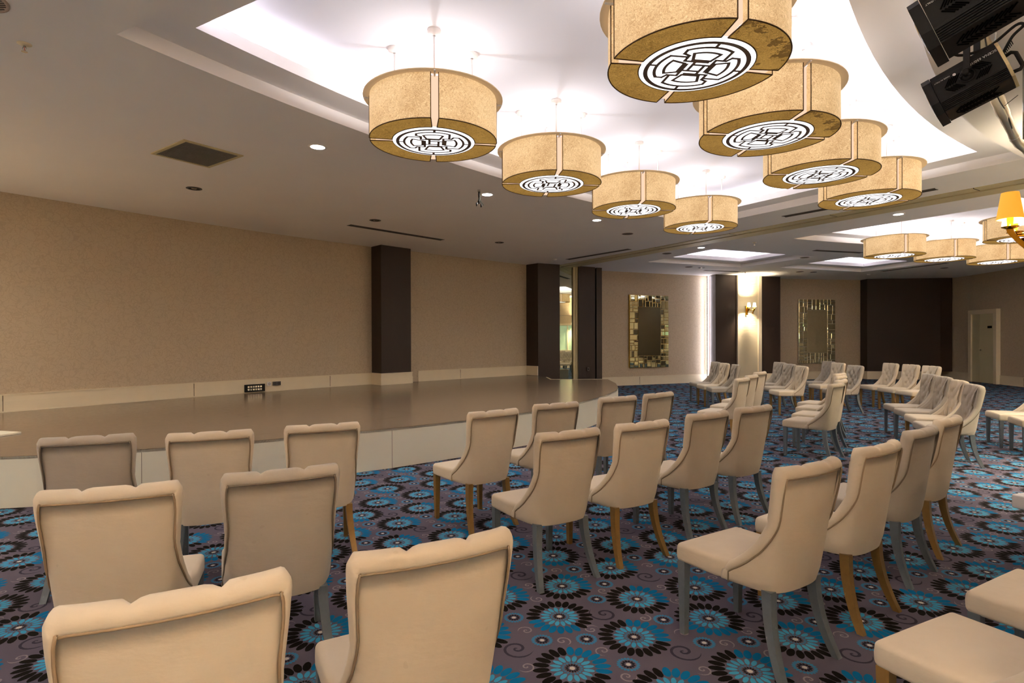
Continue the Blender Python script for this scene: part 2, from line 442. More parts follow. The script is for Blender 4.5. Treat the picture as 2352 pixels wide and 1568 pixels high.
# ---- ceiling with lit coves
def isect(p, d, q, e):
    den = d[0]*e[1]-d[1]*e[0]; t = ((q[0]-p[0])*e[1]-(q[1]-p[1])*e[0])/den
    return (p[0]+d[0]*t, p[1]+d[1]*t)
def ring_outline(ro, ri, l1, l2, off, n=20):
    """cove outline between two arcs and two straight edges (point, direction towards centre), shrunk by off"""
    def line_r(l, r, side):
        (px, py), (dx, dy) = l; L = sqrt(dx*dx+dy*dy); dx /= L; dy /= L
        nx, ny = -dy*side, dx*side
        px += nx*off; py += ny*off
        # intersect with circle r about centre, nearest to p
        fx, fy = px-CX, py-CY; b = fx*dx+fy*dy; c = fx*fx+fy*fy-r*r; D = sqrt(b*b-c)
        t = min((-b-D, -b+D), key=lambda t: -(t*0)+abs(t if r > 17 else t-4.7))
        return (px+dx*t, py+dy*t)
    ro_, ri_ = ro-off, ri+off
    A, B = line_r(l1, ro_, 1), line_r(l2, ro_, -1); Cc, D_ = line_r(l2, ri_, -1), line_r(l1, ri_, 1)
    def arc(p, q, r):
        a0, a1 = atan2(p[1]-CY, p[0]-CX), atan2(q[1]-CY, q[0]-CX)
        r0 = sqrt((p[0]-CX)**2+(p[1]-CY)**2); r1 = sqrt((q[0]-CX)**2+(q[1]-CY)**2)
        return [(CX+(r0+(r1-r0)*k/n)*cos(a0+(a1-a0)*k/n), CY+(r0+(r1-r0)*k/n)*sin(a0+(a1-a0)*k/n)) for k in range(n+1)]
    return arc(A, B, ro_) + arc(Cc, D_, ri_)
def quad_outline(c, off):
    n = len(c); out = []
    for i in range(n):
        p0, p1, p2 = Vector(c[i-1]), Vector(c[i]), Vector(c[(i+1) % n])
        a = (p1-p0).normalized(); b = (p2-p1).normalized()
        sgn = 1 if (a.x*b.y-a.y*b.x) > 0 else -1
        na, nb = Vector((-a.y, a.x))*sgn, Vector((-b.y, b.x))*sgn
        q = isect(p1+na*off, a, p1+nb*off, b); out.append(q)
    return out
MAIN = lambda o: ring_outline(19.38, 14.62, ((-2.76, 4.06), (.871, -.49)), ((3.75, 11.12), (.529, -.848)), o)
FARC = lambda o: ring_outline(19.62, 15.1, ((6.29, 12.5), (.54, -.84)), (pol(19.6, 84), (-.105, -.995)), o)
FILLC = lambda o: ring_outline(19.38, 14.62, (pol(19.38, 172.5), (.991, -.13)), (pol(19.38, 155), (.906, -.4226)), o)  # unseen cove added behind the camera for fill light
SQA = lambda o: quad_outline([(3.91, 16.34), (7.11, 17.68), (8.19, 15.38), (4.99, 14.04)], o)
SQB = lambda o: quad_outline([(8.35, 17.75), (11.67, 19.0), (12.5, 16.75), (9.2, 15.5)], o)
COVES = [MAIN, FARC, FILLC, SQA, SQB]
bm = bmesh.new(); poly(bm, OUTL, HC, holes=[c(0) for c in COVES], up=False)
prismroof = obj('ceiling', bm, M_CEIL); struct(prismroof)
bm = bmesh.new(); poly(bm, [(-13, -9), (18, -9), (18, 23), (-13, 23)], HU+.12, up=False); struct(obj('ceiling_slab', bm, M_CEIL))
for ci, cv in enumerate(COVES):
    small = ci >= 3
    o0, o1, o2 = cv(0), cv(.36), cv(.08)
    bm = bmesh.new(); n = len(o0)
    grid(bm, [[(x, y, HC) for x, y in o0], [(x, y, H1) for x, y in o0], [(x, y, H1) for x, y in o1], [(x, y, H2) for x, y in o1],
              [(x, y, H2) for x, y in cv(.345)], [(x, y, H1+.04) for x, y in cv(.345)], [(x, y, H1+.04) for x, y in o2], [(x, y, HU) for x, y in o2]], closed_u=True, smooth=False)
    poly(bm, o2, HU, up=False, mi=1)
    bmesh.ops.recalc_face_normals(bm, faces=bm.faces)
    struct(obj('trim_%d' % (ci+1), bm, [M_CEIL, M_WHITE]))
    bm = bmesh.new(); a, b = cv(.27), cv(.15)
    m = len(a)
    for i in range(m):
        j = (i+1) % m
        prism(bm, [a[i], a[j], b[j], b[i]], H1+.045, H1+.065)
    nm = ['the cove over the stage seating', 'the far curved cove', 'the added fill cove behind the camera', 'the left small square recess', 'the right small square recess'][ci]
    tag(obj('cove_light', bm, E_COVEM if not small else E_COVEM), 'white light strip hidden round the lip of ' + nm, 'light', 'hidden cove light strips')

# folding partition track in the ceiling
t0, t1 = Vector((1.49, 17.33)), Vector((10.2, 3.35)); td = (t1-t0).normalized(); tn = Vector((-td.y, td.x))
if tn.y < 0: tn = -tn
bm = bmesh.new()
def tq(a, b, z0, z1, mi=0): prism(bm, [tuple(t0+tn*a), tuple(t1+tn*a), tuple(t1+tn*b), tuple(t0+tn*b)], z0, z1, mi)
tq(-.24, -.015, HC-.012, HC+.02); tq(.015, .38, HC-.022, HC+.02); tq(-.015, .015, HC-.006, HC+.02, 1)
for k in range(7):
    p = t0+td*(2.0+k*2.1)
    prism(bm, [tuple(p+tn*-.24), tuple(p+td*.012+tn*-.24), tuple(p+td*.012+tn*-.015), tuple(p+tn*-.015)], HC-.0135, HC, 1)
struct(obj('trim_6', bm, [M_CREAMMETAL, M_SLOT]))

# ---- stage
STAGE_F = [(-7.6, 4.95), (-6.0, 5.02), (-4.72, 5.24), (-4.44, 5.30), (-3.63, 5.56), (-2.70, 6.04), (-1.76, 6.64), (-1.45, 6.84), (-.64, 7.48), (.27, 8.34), (.95, 9.25), (1.5, 10.25), (1.86, 11.0), (2.15, 11.75), (2.33, 12.5), (2.48, 13.6), (2.52, 15.0)]
STAGE = STAGE_F + [(1.12, 14.98), (1.03, 15.9), (.70, 16.42), (.30, 16.78)] + [(-1.4, 15.25), (-2.38, 14.31)] + [(-3.32, 13.53)] + [(x+.03, y-.03) for x, y in LEFTW[::-1][1:7]] + [(-8.3, 6.6)]
st = thing('stage', 'low curved stage with brown laminate deck and ivory riser along left wall', 'stage')
bm = bmesh.new(); prism(bm, STAGE, HS-.03, HS); obj('stage_deck', bm, M_STAGE, st)
bm = bmesh.new(); inn = [(x-.0, y) for x, y in STAGE]
a_, b_ = STAGE_F, offset_line(STAGE_F, .04)
for i in range(len(a_)-1): prism(bm, [a_[i], a_[i+1], b_[i+1], b_[i]], 0, HS-.004)
prism(bm, [(2.52, 15.0), (1.12, 14.98), (1.12, 14.94), (2.5, 14.96)], 0, HS-.004)
obj('stage_riser', bm, M_RISER, st)
for i in range(2, len(a_)-1):
    if i in (4, 7, 10, 13):
        p = Vector(a_[i]); t = (Vector(a_[i+1])-p).normalized(); nrm = Vector((t.y, -t.x))
        q = p+nrm*.0012
        bm = bmesh.new(); prism(bm, [tuple(q), tuple(q+t*.004), tuple(q+t*.004-nrm*.004), tuple(q-nrm*.004)], 0.0, HS-.03)
        obj('riser_joint', bm, M_TRIMD, st)
bm = bmesh.new(); prism(bm, [(1.0, 14.98), (2.52, 15.0), (2.52, 15.04), (1.0, 15.02)], HS-.03, HS+.004); prism(bm, [(1.0, 15.0), (1.04, 15.0), (.98, 15.85), (.94, 15.85)], HS-.03, HS+.004)
obj('edge_trim', bm, M_TRIM, st)

wbd = thing('white_board', 'corner of a flat white board lying on the stage at left edge', 'board', (-5.7, 6.6, HS+.002))
bm = bmesh.new(); prism(bm, [(.06, -.07), (-1.9, .46), (-2.1, -.6), (-.08, -.7)], 0.0, .018); obj('board_sheet', bm, M_RISER, wbd)
# ---- baseboards
def baseboard(name, pts, z0, side=-1, h=.27, joints=()):
    bm = bmesh.new()
    for th, za, zb in ((.022, 0, h*.62), (.030, 0, .02), (.017, h*.62, h*.94), (.026, h*.94, h)):
        o = offset_line(pts, side*th)
        for i in range(len(pts)-1): prism(bm, [pts[i], pts[i+1], o[i+1], o[i]], z0+za, z0+zb)
    o = offset_line(pts, side*.0245)
    for i in joints:
        p, q = Vector(pts[i]), Vector(o[i]); t = Vector((-(q-p).y, (q-p).x)).normalized()*.004
        prism(bm, [tuple(p-t), tuple(p+t), tuple(q+t), tuple(q-t)], z0, z0+h, 1)
    return struct(obj(name, bm, [M_TRIM, M_TRIMD]))
baseboard('baseboard_left', LEFTW[2:], HS, joints=(5, 8, 10))
baseboard('baseboard_left_end', LEFTW2[1:], HS, joints=(1,))
baseboard('baseboard_far', [(2.9, 18.44), (4.26, 19.02), (5.79, 19.66), (6.86, 20.09)], 0, h=.29, joints=(1,))
baseboard('baseboard_far_right', [(9.9, 21.1), (13.25, 21.69)], 0, h=.3)
baseboard('baseboard_right', RIGHTW[:], 0, h=.3, joints=(3,))
baseboard('baseboard_inner', INNERW[::1], 0, h=.3)

# ---- dark columns and panels
def column(pts, label, z0=0, z1=HC, base=True):
    o = thing('dark_column', label, 'column', (pts[0][0], pts[0][1], 0))
    ox, oy = pts[0]; lp = [(x-ox, y-oy) for x, y in pts]
    bm = bmesh.new(); prism(bm, lp, z0, z1); obj('column_shaft', bm, M_DARK, o)
    return o, lp
cA, lp = column([(-3.04, 13.24), (-2.46, 13.86), (-2.80, 14.35), (-3.5, 13.72)], 'dark brown column standing against the stage wall left of centre', HS)
bm = bmesh.new()
for a, b in (((0, 0), (.58, .62)), ((-.46, .48), (0, 0))):
    A, B = Vector(a), Vector(b); t = (B-A).normalized(); nn = Vector((t.y, -t.x))
    for th, za, zb in ((.03, 0, .17), (.022, .17, .26), (.034, .26, .275)):
        prism(bm, [tuple(A), tuple(B), tuple(B+nn*th+t*th), tuple(A+nn*th-t*th)], HS+za, HS+zb)
obj('column_base', bm, M_TRIM, cA)
cB, lp = column([(.76, 16.55), (1.42, 16.88), (1.25, 17.4), (.35, 17.0)], 'dark brown column at the far end of the stage, left of mirrored strip')
bm = bmesh.new(); A, B = Vector((-.33, .37)), Vector((0, 0)); t = (B-A).normalized(); nn = Vector((t.y, -t.x))
for th, za, zb in ((.03, 0, .17), (.022, .17, .26), (.034, .26, .275)): prism(bm, [tuple(A), tuple(B), tuple(B+nn*th), tuple(A+nn*th)], HS+za, HS+zb)
obj('column_base', bm, M_TRIM, cB)
cC, lp = column([(2.02, 17.23), (2.56, 17.52), (2.56, 17.9), (2.0, 17.9)], 'dark brown column between the partition post and the mirror wall')
bm = bmesh.new(); prism(bm, [(.60, .40), (.78, .46), (.78, 1.0), (.60, 1.0)], 0, HC); obj('column_return', bm, M_DARK, cC)
bm = bmesh.new(); M = Matrix.Translation((.3, .13, .62)) @ Matrix.Rotation(radians(28), 4, 'Z')
box(bm, -.04, .04, -.012, 0, -.05, .05, M); box(bm, -.018, .018, -.016, -.01, -.022, .022, M, 1); obj('wall_socket', bm, [M_VENT, M_SLOT], cC)
cD, lp = column([(7.01, 19.59), (7.86, 19.88), (7.8, 20.3), (6.88, 20.06)], 'dark brown column left of the white sconce pilaster')
cE, lp = column([(8.85, 20.23), (9.64, 20.44), (9.62, 20.95), (8.8, 20.75)], 'dark brown column right of the white sconce pilaster')
bm = bmesh.new(); A, B = Vector((.0, .0)), Vector((.79, .21)); t = (B-A).normalized(); nn = Vector((t.y, -t.x))
for c_, w0, w1 in ((cE, (0, 0), (.79, .21)),):
    for th, za, zb in ((.02, 0, .2), (.014, .2, .29)): prism(bm, [w0, w1, tuple(Vector(w1)+nn*th), tuple(Vector(w0)+nn*th)], za, zb)
obj('column_base', bm, M_TRIM, cE)
# white pilaster with ribs
pil = thing('white_pilaster', 'ribbed ivory pilaster between two dark columns on the far wall', 'pilaster', (7.86, 19.85, 0))
pd = Vector((.99, .35)); L = pd.length; pa_ = atan2(pd.y, pd.x)
bm = bmesh.new(); RM = Matrix.Rotation(pa_, 4, 'Z')
box(bm, 0, L, 0, .4, 0, HC, RM)
obj('pilaster_body', bm, M_TRIM, pil)
bm = bmesh.new()
for x in (0.0, L-.16): box(bm, x, x+.16 if x else x+.10, -.03, .0, 0, HC, RM)
box(bm, L-.155, L-.10, -.045, -.03, 0, HC, RM)
obj('pilaster_frame', bm, M_TRIM, pil)
bm = bmesh.new(); k = 0; z = .02
while z < HC-.03:
    box(bm, .11, L-.17, -.008, .0, z, z+.052, RM); z += .06
tag(obj('ribbing', bm, plain('ivory_ribs', (236, 222, 190), .4), pil), 'fine horizontal ribs')
# big dark panel at far right
pn = thing('dark_wall_panel', 'wide dark brown wall panel beside the cream double door', 'panel', (13.3, 21.3, 0))
bm = bmesh.new(); prism(bm, [(0, 0), (2.5, -.32), (2.95, -.3), (2.95, .3), (-.02, .45)], .3, HC); obj('panel_face', bm, M_DARK, pn)
bm = bmesh.new(); prism(bm, [(-.02, -.03), (2.5, -.35), (2.5, -.3), (-.02, .4)], 0, .30); obj('panel_base', bm, M_TRIM, pn)

# mirrored partition strip and post
mp = thing('mirror_strip', 'narrow full height mirror strip beside the partition post', 'mirror', (1.40, 17.32, 0))
bm = bmesh.new(); prism(bm, [(0, 0), (.52, .06), (.52, .11), (0, .05)], 0.0, HC-.02); obj('mirror_panel', bm, M_MIRROR, mp)
bm = bmesh.new()
for z in (.9, 2.25): prism(bm, [(0, -.003), (.52, .057), (.52, .06), (0, 0)], z, z+.006)
obj('mirror_joint', bm, M_VENT, mp)
pp = thing('partition_post', 'pale metal partition post under the ceiling track', 'post', (1.89, 17.26, 0))
bm = bmesh.new(); prism(bm, [(-.03, 0), (.045, .02), (.045, .12), (-.03, .12)], 0, HC-.02); obj('post_frame', bm, M_CREAMMETAL, pp)
bm = bmesh.new(); prism(bm, [(.052, .015), (.125, .035), (.125, .12), (.052, .12)], 0, HC-.02); obj('post_frame', bm, M_CREAMMETAL, pp)

# LED strip at wall end
tg = bmesh.new(); prism(tg, [(6.86, 19.93), (6.875, 19.90), (6.885, 19.905), (6.87, 19.935)], .1, HC-.02)
tag(obj('wall_light_strip', tg, emis('vertical_strip', (250, 244, 255), 16)), 'bright white vertical light strip at the left of dark column', 'light')

# door in right wall
dr = thing('door', 'cream double door with a small black sign in the right wall', 'door', (16.02, 18.76, 0), 0); 
dv = Vector((16.26, 20.2))-Vector((15.95, 17.72)); dv = Vector((.14, 1.24)).normalized()
DM = Matrix(((dv.x, -dv.y, 0, 0), (dv.y, dv.x, 0, 0), (0, 0, 1, 0), (0, 0, 0, 1)))   # local x along wall (away), y into the room
bm = bmesh.new(); W = 1.36; fw = .14
for a, b, c, d in ((0, fw, 0, 2.5), (W-fw, W, 0, 2.5), (fw, W-fw, 2.36, 2.5)): box(bm, a, b, -.1, .05, c, d, DM)
obj('door_frame', bm, M_TRIM, dr)
for a, b in ((fw, W*.62), (W*.62+.008, W-fw)):
    bm = bmesh.new(); box(bm, a, b, -.08, -.03+.035, .01, 2.355, DM); lf = obj('door_leaf', bm, M_DOOR, dr)
    if a == fw:
        bm = bmesh.new(); tube(bm, [DM @ Vector((b-.07, .005, 1.12)), DM @ Vector((b-.07, .06, 1.12)), DM @ Vector((b-.19, .065, 1.12))], .012, 8)
        lathe(bm, [(.03, 0), (.03, .008)], 12, DM @ Matrix.Translation((b-.07, .012, 1.12)) @ Matrix.Rotation(-pi/2, 4, 'X'), cap1=True)
        obj('door_handle', bm, M_CHROME, lf)
        bm = bmesh.new(); box(bm, a+.12, a+.32, .005, .012, 1.86, 1.94, DM); obj('door_sign', bm, M_BLACK2, lf)

# window on the curved inner wall (seen in the mirrors)
wn = thing('window', 'white framed window with pale pane set in curved inner wall', 'window', (*pol(13.25, 128), 0)); wn['kind'] = 'structure'
wa = radians(128); WM = Matrix.Rotation(wa-pi/2, 4, 'Z')     # local y = outward from centre into room
bm = bmesh.new()
for a, b, c, d in ((-.9, .9, .85, .95), (-.9, .9, 2.25, 2.35), (-.9, -.8, .95, 2.25), (.8, .9, .95, 2.25), (-.03, .03, .95, 2.25)): box(bm, a, b, -.02, .07, c, d, WM)
obj('window_frame', bm, M_TRIM, wn)
bm = bmesh.new(); box(bm, -.8, .8, 0, .02, .95, 2.25, WM); obj('window_pane', bm, plain('pale_pane', (176, 200, 170), .3, emit=.25), wn)
colS = thing('wallpapered_column', 'papered column on the curved inner wall carrying a brass sconce', 'column', (*pol(13.2, 141.6), 0))
bm = bmesh.new(); box(bm, -.62, .36, -.2, .671, 0, HC, Matrix.Rotation(radians(133.6)-pi/2, 4, 'Z')); obj('column_shaft', bm, M_PAPER, colS)

# ---- decorative mirrors
def deco_mirror(p, q, z0, z1, label, seed):
    A, B = Vector(p), Vector(q); t = B-A; W = t.length; a = atan2(t.y, t.x)
    o = thing('wall_mirror', label, 'mirror', (A.x, A.y, z0), a, 'mosaic framed mirrors on far wall')
    H = z1-z0; rnd = random.Random(seed)
    bm = bmesh.new(); box(bm, 0, W, -.05, -.01, 0, H); obj('mirror_backing', bm, M_BRASS if seed == 1 else M_TRIM, o)
    bw, bh = .34, .40
    bm = bmesh.new(); box(bm, bw, W-bw, -.062, -.05, bh, H-bh); obj('mirror_panel', bm, M_MIRROR2 if seed == 1 else M_MIRROR, o)
    bm = bmesh.new()
    def tile(x0, x1, y0, y1):
        g = .006; x0 += g; x1 -= g; y0 += g; y1 -= g
        if x1-x0 < .02 or y1-y0 < .02: return
        rx, rz = rnd.uniform(-.012, .012), rnd.uniform(-.012, .012)
        b_ = .010
        def P(x, y, d): return (x, -.058-d-(x-(x0+x1)/2)*rx-(y-(y0+y1)/2)*rz, y)
        o_ = [bm.verts.new(P(*c, 0)) for c in ((x0, y0), (x1, y0), (x1, y1), (x0, y1))]
        i_ = [bm.verts.new(P(*c, .006)) for c in ((x0+b_, y0+b_), (x1-b_, y0+b_), (x1-b_, y1-b_), (x0+b_, y1-b_))]
        bm.faces.new(i_)
        for k in range(4): bm.faces.new((o_[k], o_[(k+1) % 4], i_[(k+1) % 4], i_[k]))
    def split(x0, x1, y0, y1, d):
        w, h = x1-x0, y1-y0
        if d == 0 or max(w, h) < .17: tile(x0, x1, y0, y1); return
        f = rnd.choice((.38, .5, .62))
        if w > h: split(x0, x0+w*f, y0, y1, d-1); split(x0+w*f, x1, y0, y1, d-1)
        else: split(x0, x1, y0, y0+h*f, d-1); split(x0, x1, y0+h*f, y1, d-1)
    split(0, bw, 0, H, 5); split(W-bw, W, 0, H, 5); split(bw, W-bw, 0, bh, 4); split(bw, W-bw, H-bh, H, 4)
    obj('mosaic_frame', bm, M_MIRROR2 if seed == 1 else M_MIRROR, o)
deco_mirror((3.86, 18.83), (5.32, 19.45), .575, 3.0, 'gold toned mosaic framed mirror on the wall left of light strip', 1)
deco_mirror((10.66, 21.21), (12.16, 21.47), .60, 3.0, 'greenish mosaic framed mirror right of the ivory pilaster', 2)

# ---- stage wall sockets
soc = thing('floor_socket_box', 'black cable patch box set in skirting behind the stage', 'socket box', (-5.22, 11.50, HS), atan2(1.23, 1.1))
bm = bmesh.new(); box(bm, -.2, .2, -.055, -.02, 0.02, .17); obj('box_body', bm, M_BLACK, soc)
bm = bmesh.new()
for r in range(2):
    for k in range(6): box(bm, -.15+k*.05, -.115+k*.05, -.059, -.055, .05+r*.055, .085+r*.055)
obj('connector_ports', bm, M_CHROME, soc)
for k, (x, nm, lab, mt) in enumerate(((.30, 'data_outlet', 'white data outlet beside the black patch box', M_ROD), (.46, 'power_outlet', 'double grey power outlet right of the white data outlet', M_VENT))):
    tt = Vector((1.1, 1.23)).normalized(); p = Vector((-5.22, 11.50))+tt*x
    o = thing(nm, lab, 'outlet', (p.x, p.y, HS), atan2(1.23, 1.1)); bm = bmesh.new()
    w = .04 if k == 0 else .085
    box(bm, -w, w, -.032, -.018, .12, .20); obj('outlet_plate', bm, mt, o)
    bm = bmesh.new()
    for c_ in ((0,) if k == 0 else (-.042, .042)): lathe(bm, [(.024, 0), (.024, .003), (.017, .003), (.015, -.004)], 12, Matrix.Translation((c_, -.032, .16)) @ Matrix.Rotation(pi/2, 4, 'X'), cap1=True)
    obj('outlet_face', bm, M_SLOT if k else M_VENT, o)

# ------------------------------------------------------------------ ceiling fittings
def slot_vent(a, b, label, w=.11):
    a, b = Vector(a), Vector(b); t = b-a; L = t.length
    o = thing('linear_vent', label, 'vent', (a.x, a.y, HC), atan2(t.y, t.x), 'long slot air vents in ceiling')
    bm = bmesh.new(); box(bm, 0, L, -w/2, w/2, -.004, .0); obj('vent_backing', bm, M_SLOT, o)
    bm = bmesh.new()
    for s0 in (-w/2-.012, w/2): box(bm, -.01, L+.01, s0, s0+.012, -.008, 0)
    for k in range(3): box(bm, 0, L, -w/2+.02+k*.032, -w/2+.026+k*.032, -.008, -.004)
    obj('vent_frame', bm, M_VENT, o)
slot_vent((-3.12, 10.94), (-1.54, 12.62), 'long slot vent in ceiling before the left dark column')
slot_vent((1.55, 15.78), (2.89, 13.99), 'long slot vent beside the partition track near mirror strip')
slot_vent((4.93, 10.30), (6.27, 8.42), 'long slot vent between the near cove and partition track')
slot_vent((7.6, 14.28), (9.03, 14.70), 'long slot vent beside the far curved cove')
slot_vent((6.24, 18.43), (7.50, 18.80), 'short slot vent above the left dark column of pilaster')
slot_vent((12.24, 18.81), (12.83, 16.78), 'long slot vent right of the right square recess')
gv = thing('ceiling_grille', 'large square return air grille in the left ceiling', 'vent', (-3.72, 6.75, HC), radians(-35))
bm = bmesh.new(); u_, v_ = .36, .30
for a, b, c, d in ((-u_-.04, u_+.04, -v_-.04, -v_), (-u_-.04, u_+.04, v_, v_+.04), (-u_-.04, -u_, -v_, v_), (u_, u_+.04, -v_, v_)): box(bm, a, b, c, d, -.012, 0)
obj('grille_frame', bm, M_CREAMMETAL, gv)
bm = bmesh.new(); box(bm, -u_, u_, -v_, v_, -.003, 0)
k = -v_
while k < v_-.01: box(bm, -u_, u_, k, k+.009, -.010, -.003, mi=1); k += .02
k = -u_
while k < u_-.01: box(bm, k, k+.005, -v_, v_, -.008, -.003, mi=1); k += .03
obj('grille_louvres', bm, [plain('grille_shadow', (74, 70, 68), .8), plain('grille_blade', (120, 112, 108), .5)], gv)
gv.rotation_euler.z = atan2(7.04-6.46, -3.51+3.935) - pi/2 + radians(0)
gv.rotation_euler.z = atan2(.40, -.57)   # edge direction measured on the ceiling
def downlight(x, y, on, label, power=None):
    o = thing('downlight', label, 'downlight', (x, y, HC), 0, 'recessed ceiling downlights that are %s' % ('lit' if on else 'off'))
    bm = bmesh.new(); lathe(bm, [(.075, .0), (.105, 0.0), (.105, -.006), (.078, -.008), (.075, .0)], 28); obj('downlight_rim', bm, M_ROD if on else M_VENT, o)
    if on:
        bm = bmesh.new(); lathe(bm, [(.079, -.006), (.04, -.012), (.001, -.014)], 24); obj('downlight_lens', bm, E_WHITE, o)
        l = bpy.data.lights.new('downlight_lamp', 'SPOT'); l.energy = power or P_DOWN; l.spot_size = radians(168); l.spot_blend = 1.0; l.shadow_soft_size = .07; l.color = (1, .95, .87)
        lo = bpy.data.objects.new('downlight_lamp', l); COL.objects.link(lo); lo.parent = o; lo.location = (0, 0, -.04)
    else:
        bm = bmesh.new(); lathe(bm, [(.077, -.004), (.06, -.001), (.04, -.001), (.001, -.001)], 24); obj('downlight_baffle', bm, M_SLOT, o)
        bm = bmesh.new(); lathe(bm, [(.04, -.003), (.03, -.009), (.001, -.011)], 16); obj('bulb', bm, M_CHROME, o)
for x, y, lab in ((-2.21, 6.50, 'lit downlight in the left ceiling near the return grille'), (-.37, 8.66, 'lit downlight with bare wires hanging beside it'), (1.58, 10.56, 'lit downlight below the third drum lamp of the left row'),
                  (4.59, 13.79, 'lit downlight past the partition track near the left square recess'), (6.88, 10.13, 'lit downlight between partition track and far curved cove')): downlight(x, y, True, lab)
for x, y, lab in ((-4.61, 8.27, 'unlit downlight beyond the return grille'), (-2.52, 10.52, 'unlit downlight next to the left slot vent'), (-.28, 12.98, 'unlit downlight over the middle of the stage'),
                  (5.91, 17.74, 'unlit downlight next to left square recess near far wall'), (10.07, 19.00, 'unlit downlight above the right dark column of pilaster'), (13.66, 17.98, 'unlit downlight before the wide dark wall panel')): downlight(x, y, False, lab)
# unseen downlights added behind and beside the camera as ambient fill
for x, y, w_ in ((-5.6, 3.4, 'left of the near cove outside the frame'), (-4.2, .4, 'behind the camera on its left'), (-7.4, 5.6, 'above the near end of the stage outside the frame'), (-8.2, 1.4, 'above the stage steps behind the camera'), (2.2, .2, 'right of the camera and behind it'),
                 (3.2, 3.1, 'above the bottom right chairs outside the frame'), (-.6, -.6, 'directly behind the camera'), (7.3, 6.4, 'right of the near cove outside the frame'), (13.6, 9.6, 'right of far cove outside the frame'), (14.6, 12.4, 'by the right wall outside the frame')):
    downlight(x, y, True, 'added fill downlight ' + w_, 24 if (-1 < x < 4 and y < 4) else 60)
def ceil_disc(name, label, cat, x, y, r, mat, depth=.006, group=None):
    o = thing(name, label, cat, (x, y, HC), 0, group)
    bm = bmesh.new(); lathe(bm, [(r, 0), (r, -depth), (r*.9, -depth), (r*.88, -depth*.6), (.001, -depth*.6)], 32); obj('cover', bm, mat, o)
    if r > .09:
        bm = bmesh.new()
        for k in range(-5, 6):
            w = sqrt(max(0, (r*.86)**2-(k*r*.15)**2)); box(bm, -w, w, k*r*.15-.003, k*r*.15+.003, -depth*.95, -depth*.5)
        obj('speaker_mesh', bm, M_VENT, o)
    return o
M_SPK = plain('speaker_cloth', (176, 160, 150), .8)
ceil_disc('ceiling_speaker', 'round ceiling speaker at the top left corner', 'speaker', -3.42, 3.66, .155, M_SPK, .012)
ceil_disc('ceiling_speaker', 'round ceiling speaker under the fourth drum lamp beside near cove', 'speaker', 2.43, 11.95, .12, M_SPK)
ceil_disc('ceiling_speaker', 'round ceiling speaker between track and left square recess', 'speaker', 4.01, 14.72, .12, M_SPK)
ceil_disc('ceiling_speaker', 'round ceiling speaker beside the unlit downlight near mirror wall', 'speaker', 5.45, 17.52, .12, M_SPK)
ceil_disc('ceiling_speaker', 'round ceiling speaker near the right dark pilaster column', 'speaker', 9.55, 18.87, .12, M_SPK)
ceil_disc('ceiling_speaker', 'round ceiling speaker near the far curved cove slot vent', 'speaker', 8.0, 15.55, .12, M_SPK)
def sprinkler(x, y, label):
    o = thing('sprinkler', label, 'sprinkler', (x, y, HC), 0, 'ceiling fire sprinklers')
    bm = bmesh.new(); lathe(bm, [(.045, 0), (.045, -.004), (.02, -.01), (.01, -.014)], 20, cap1=True); obj('escutcheon', bm, M_TRIM, o)
    bm = bmesh.new(); tube(bm, [(0, 0, -.01), (0, 0, -.025)], .008); tube(bm, [(.008, 0, -.02), (.014, 0, -.035), (.004, 0, -.055)], .003, 6); tube(bm, [(-.008, 0, -.02), (-.014, 0, -.035), (-.004, 0, -.055)], .003, 6)
    lathe(bm, [(.002, -.055), (.02, -.057), (.02, -.06)], 16, cap1=True); obj('sprinkler_head', bm, M_CHROME, o)
    bm = bmesh.new(); tube(bm, [(0, 0, -.025), (0, 0, -.052)], .0025, 6); obj('glass_bulb', bm, plain('red_bulb', (190, 60, 40), .3), o)
sprinkler(-3.61, 4.23, 'white fire sprinkler head at the upper left ceiling')
sprinkler(5.58, 13.09, 'fire sprinkler head beyond the partition track')
sprinkler(7.75, 18.9, 'fire sprinkler head above the lit ivory pilaster')
for x, y, lab in ((1.19, 15.68, 'small white smoke detector near the second dark column'), (12.31, 19.64, 'small white smoke detector before the wide dark panel')):
    o = thing('smoke_detector', lab, 'detector', (x, y, HC)); bm = bmesh.new(); lathe(bm, [(.055, 0), (.055, -.02), (.045, -.03), (.035, -.04), (.001, -.042)], 24); obj('detector_body', bm, M_ROD, o)
cb = thing('hanging_cables', 'loose electrical cables with connectors hanging from ceiling', 'cables', (-.48, 8.40, HC))
bm = bmesh.new(); rr = random.Random(3)
for k in range(4):
    dx, dy = rr.uniform(-.03, .05), rr.uniform(-.03, .03)
    tube(bm, [(0, 0, 0), (dx*.5, dy, -.06), (dx*.2, dy*.5, -.13), (dx*1.6, dy, -.2-k*.015)], .0035, 6)
obj('cable', bm, M_BLACK, cb)
bm = bmesh.new(); tube(bm, [(0, 0, 0), (.03, 0, -.07), (.01, .01, -.15), (.07, 0, -.23)], .003, 6); obj('cable', bm, M_GREEN, cb)
bm = bmesh.new()
for x, z in ((-.035, -.19), (.03, -.21), (.0, -.16)): tube(bm, [(x, 0, z), (x, 0, z-.045)], .011, 8)
obj('connector', bm, M_BLACK, cb)
bm = bmesh.new(); box(bm, -.02, .02, -.02, .02, -.03, 0); obj('ceiling_clip', bm, M_CHROME, cb)

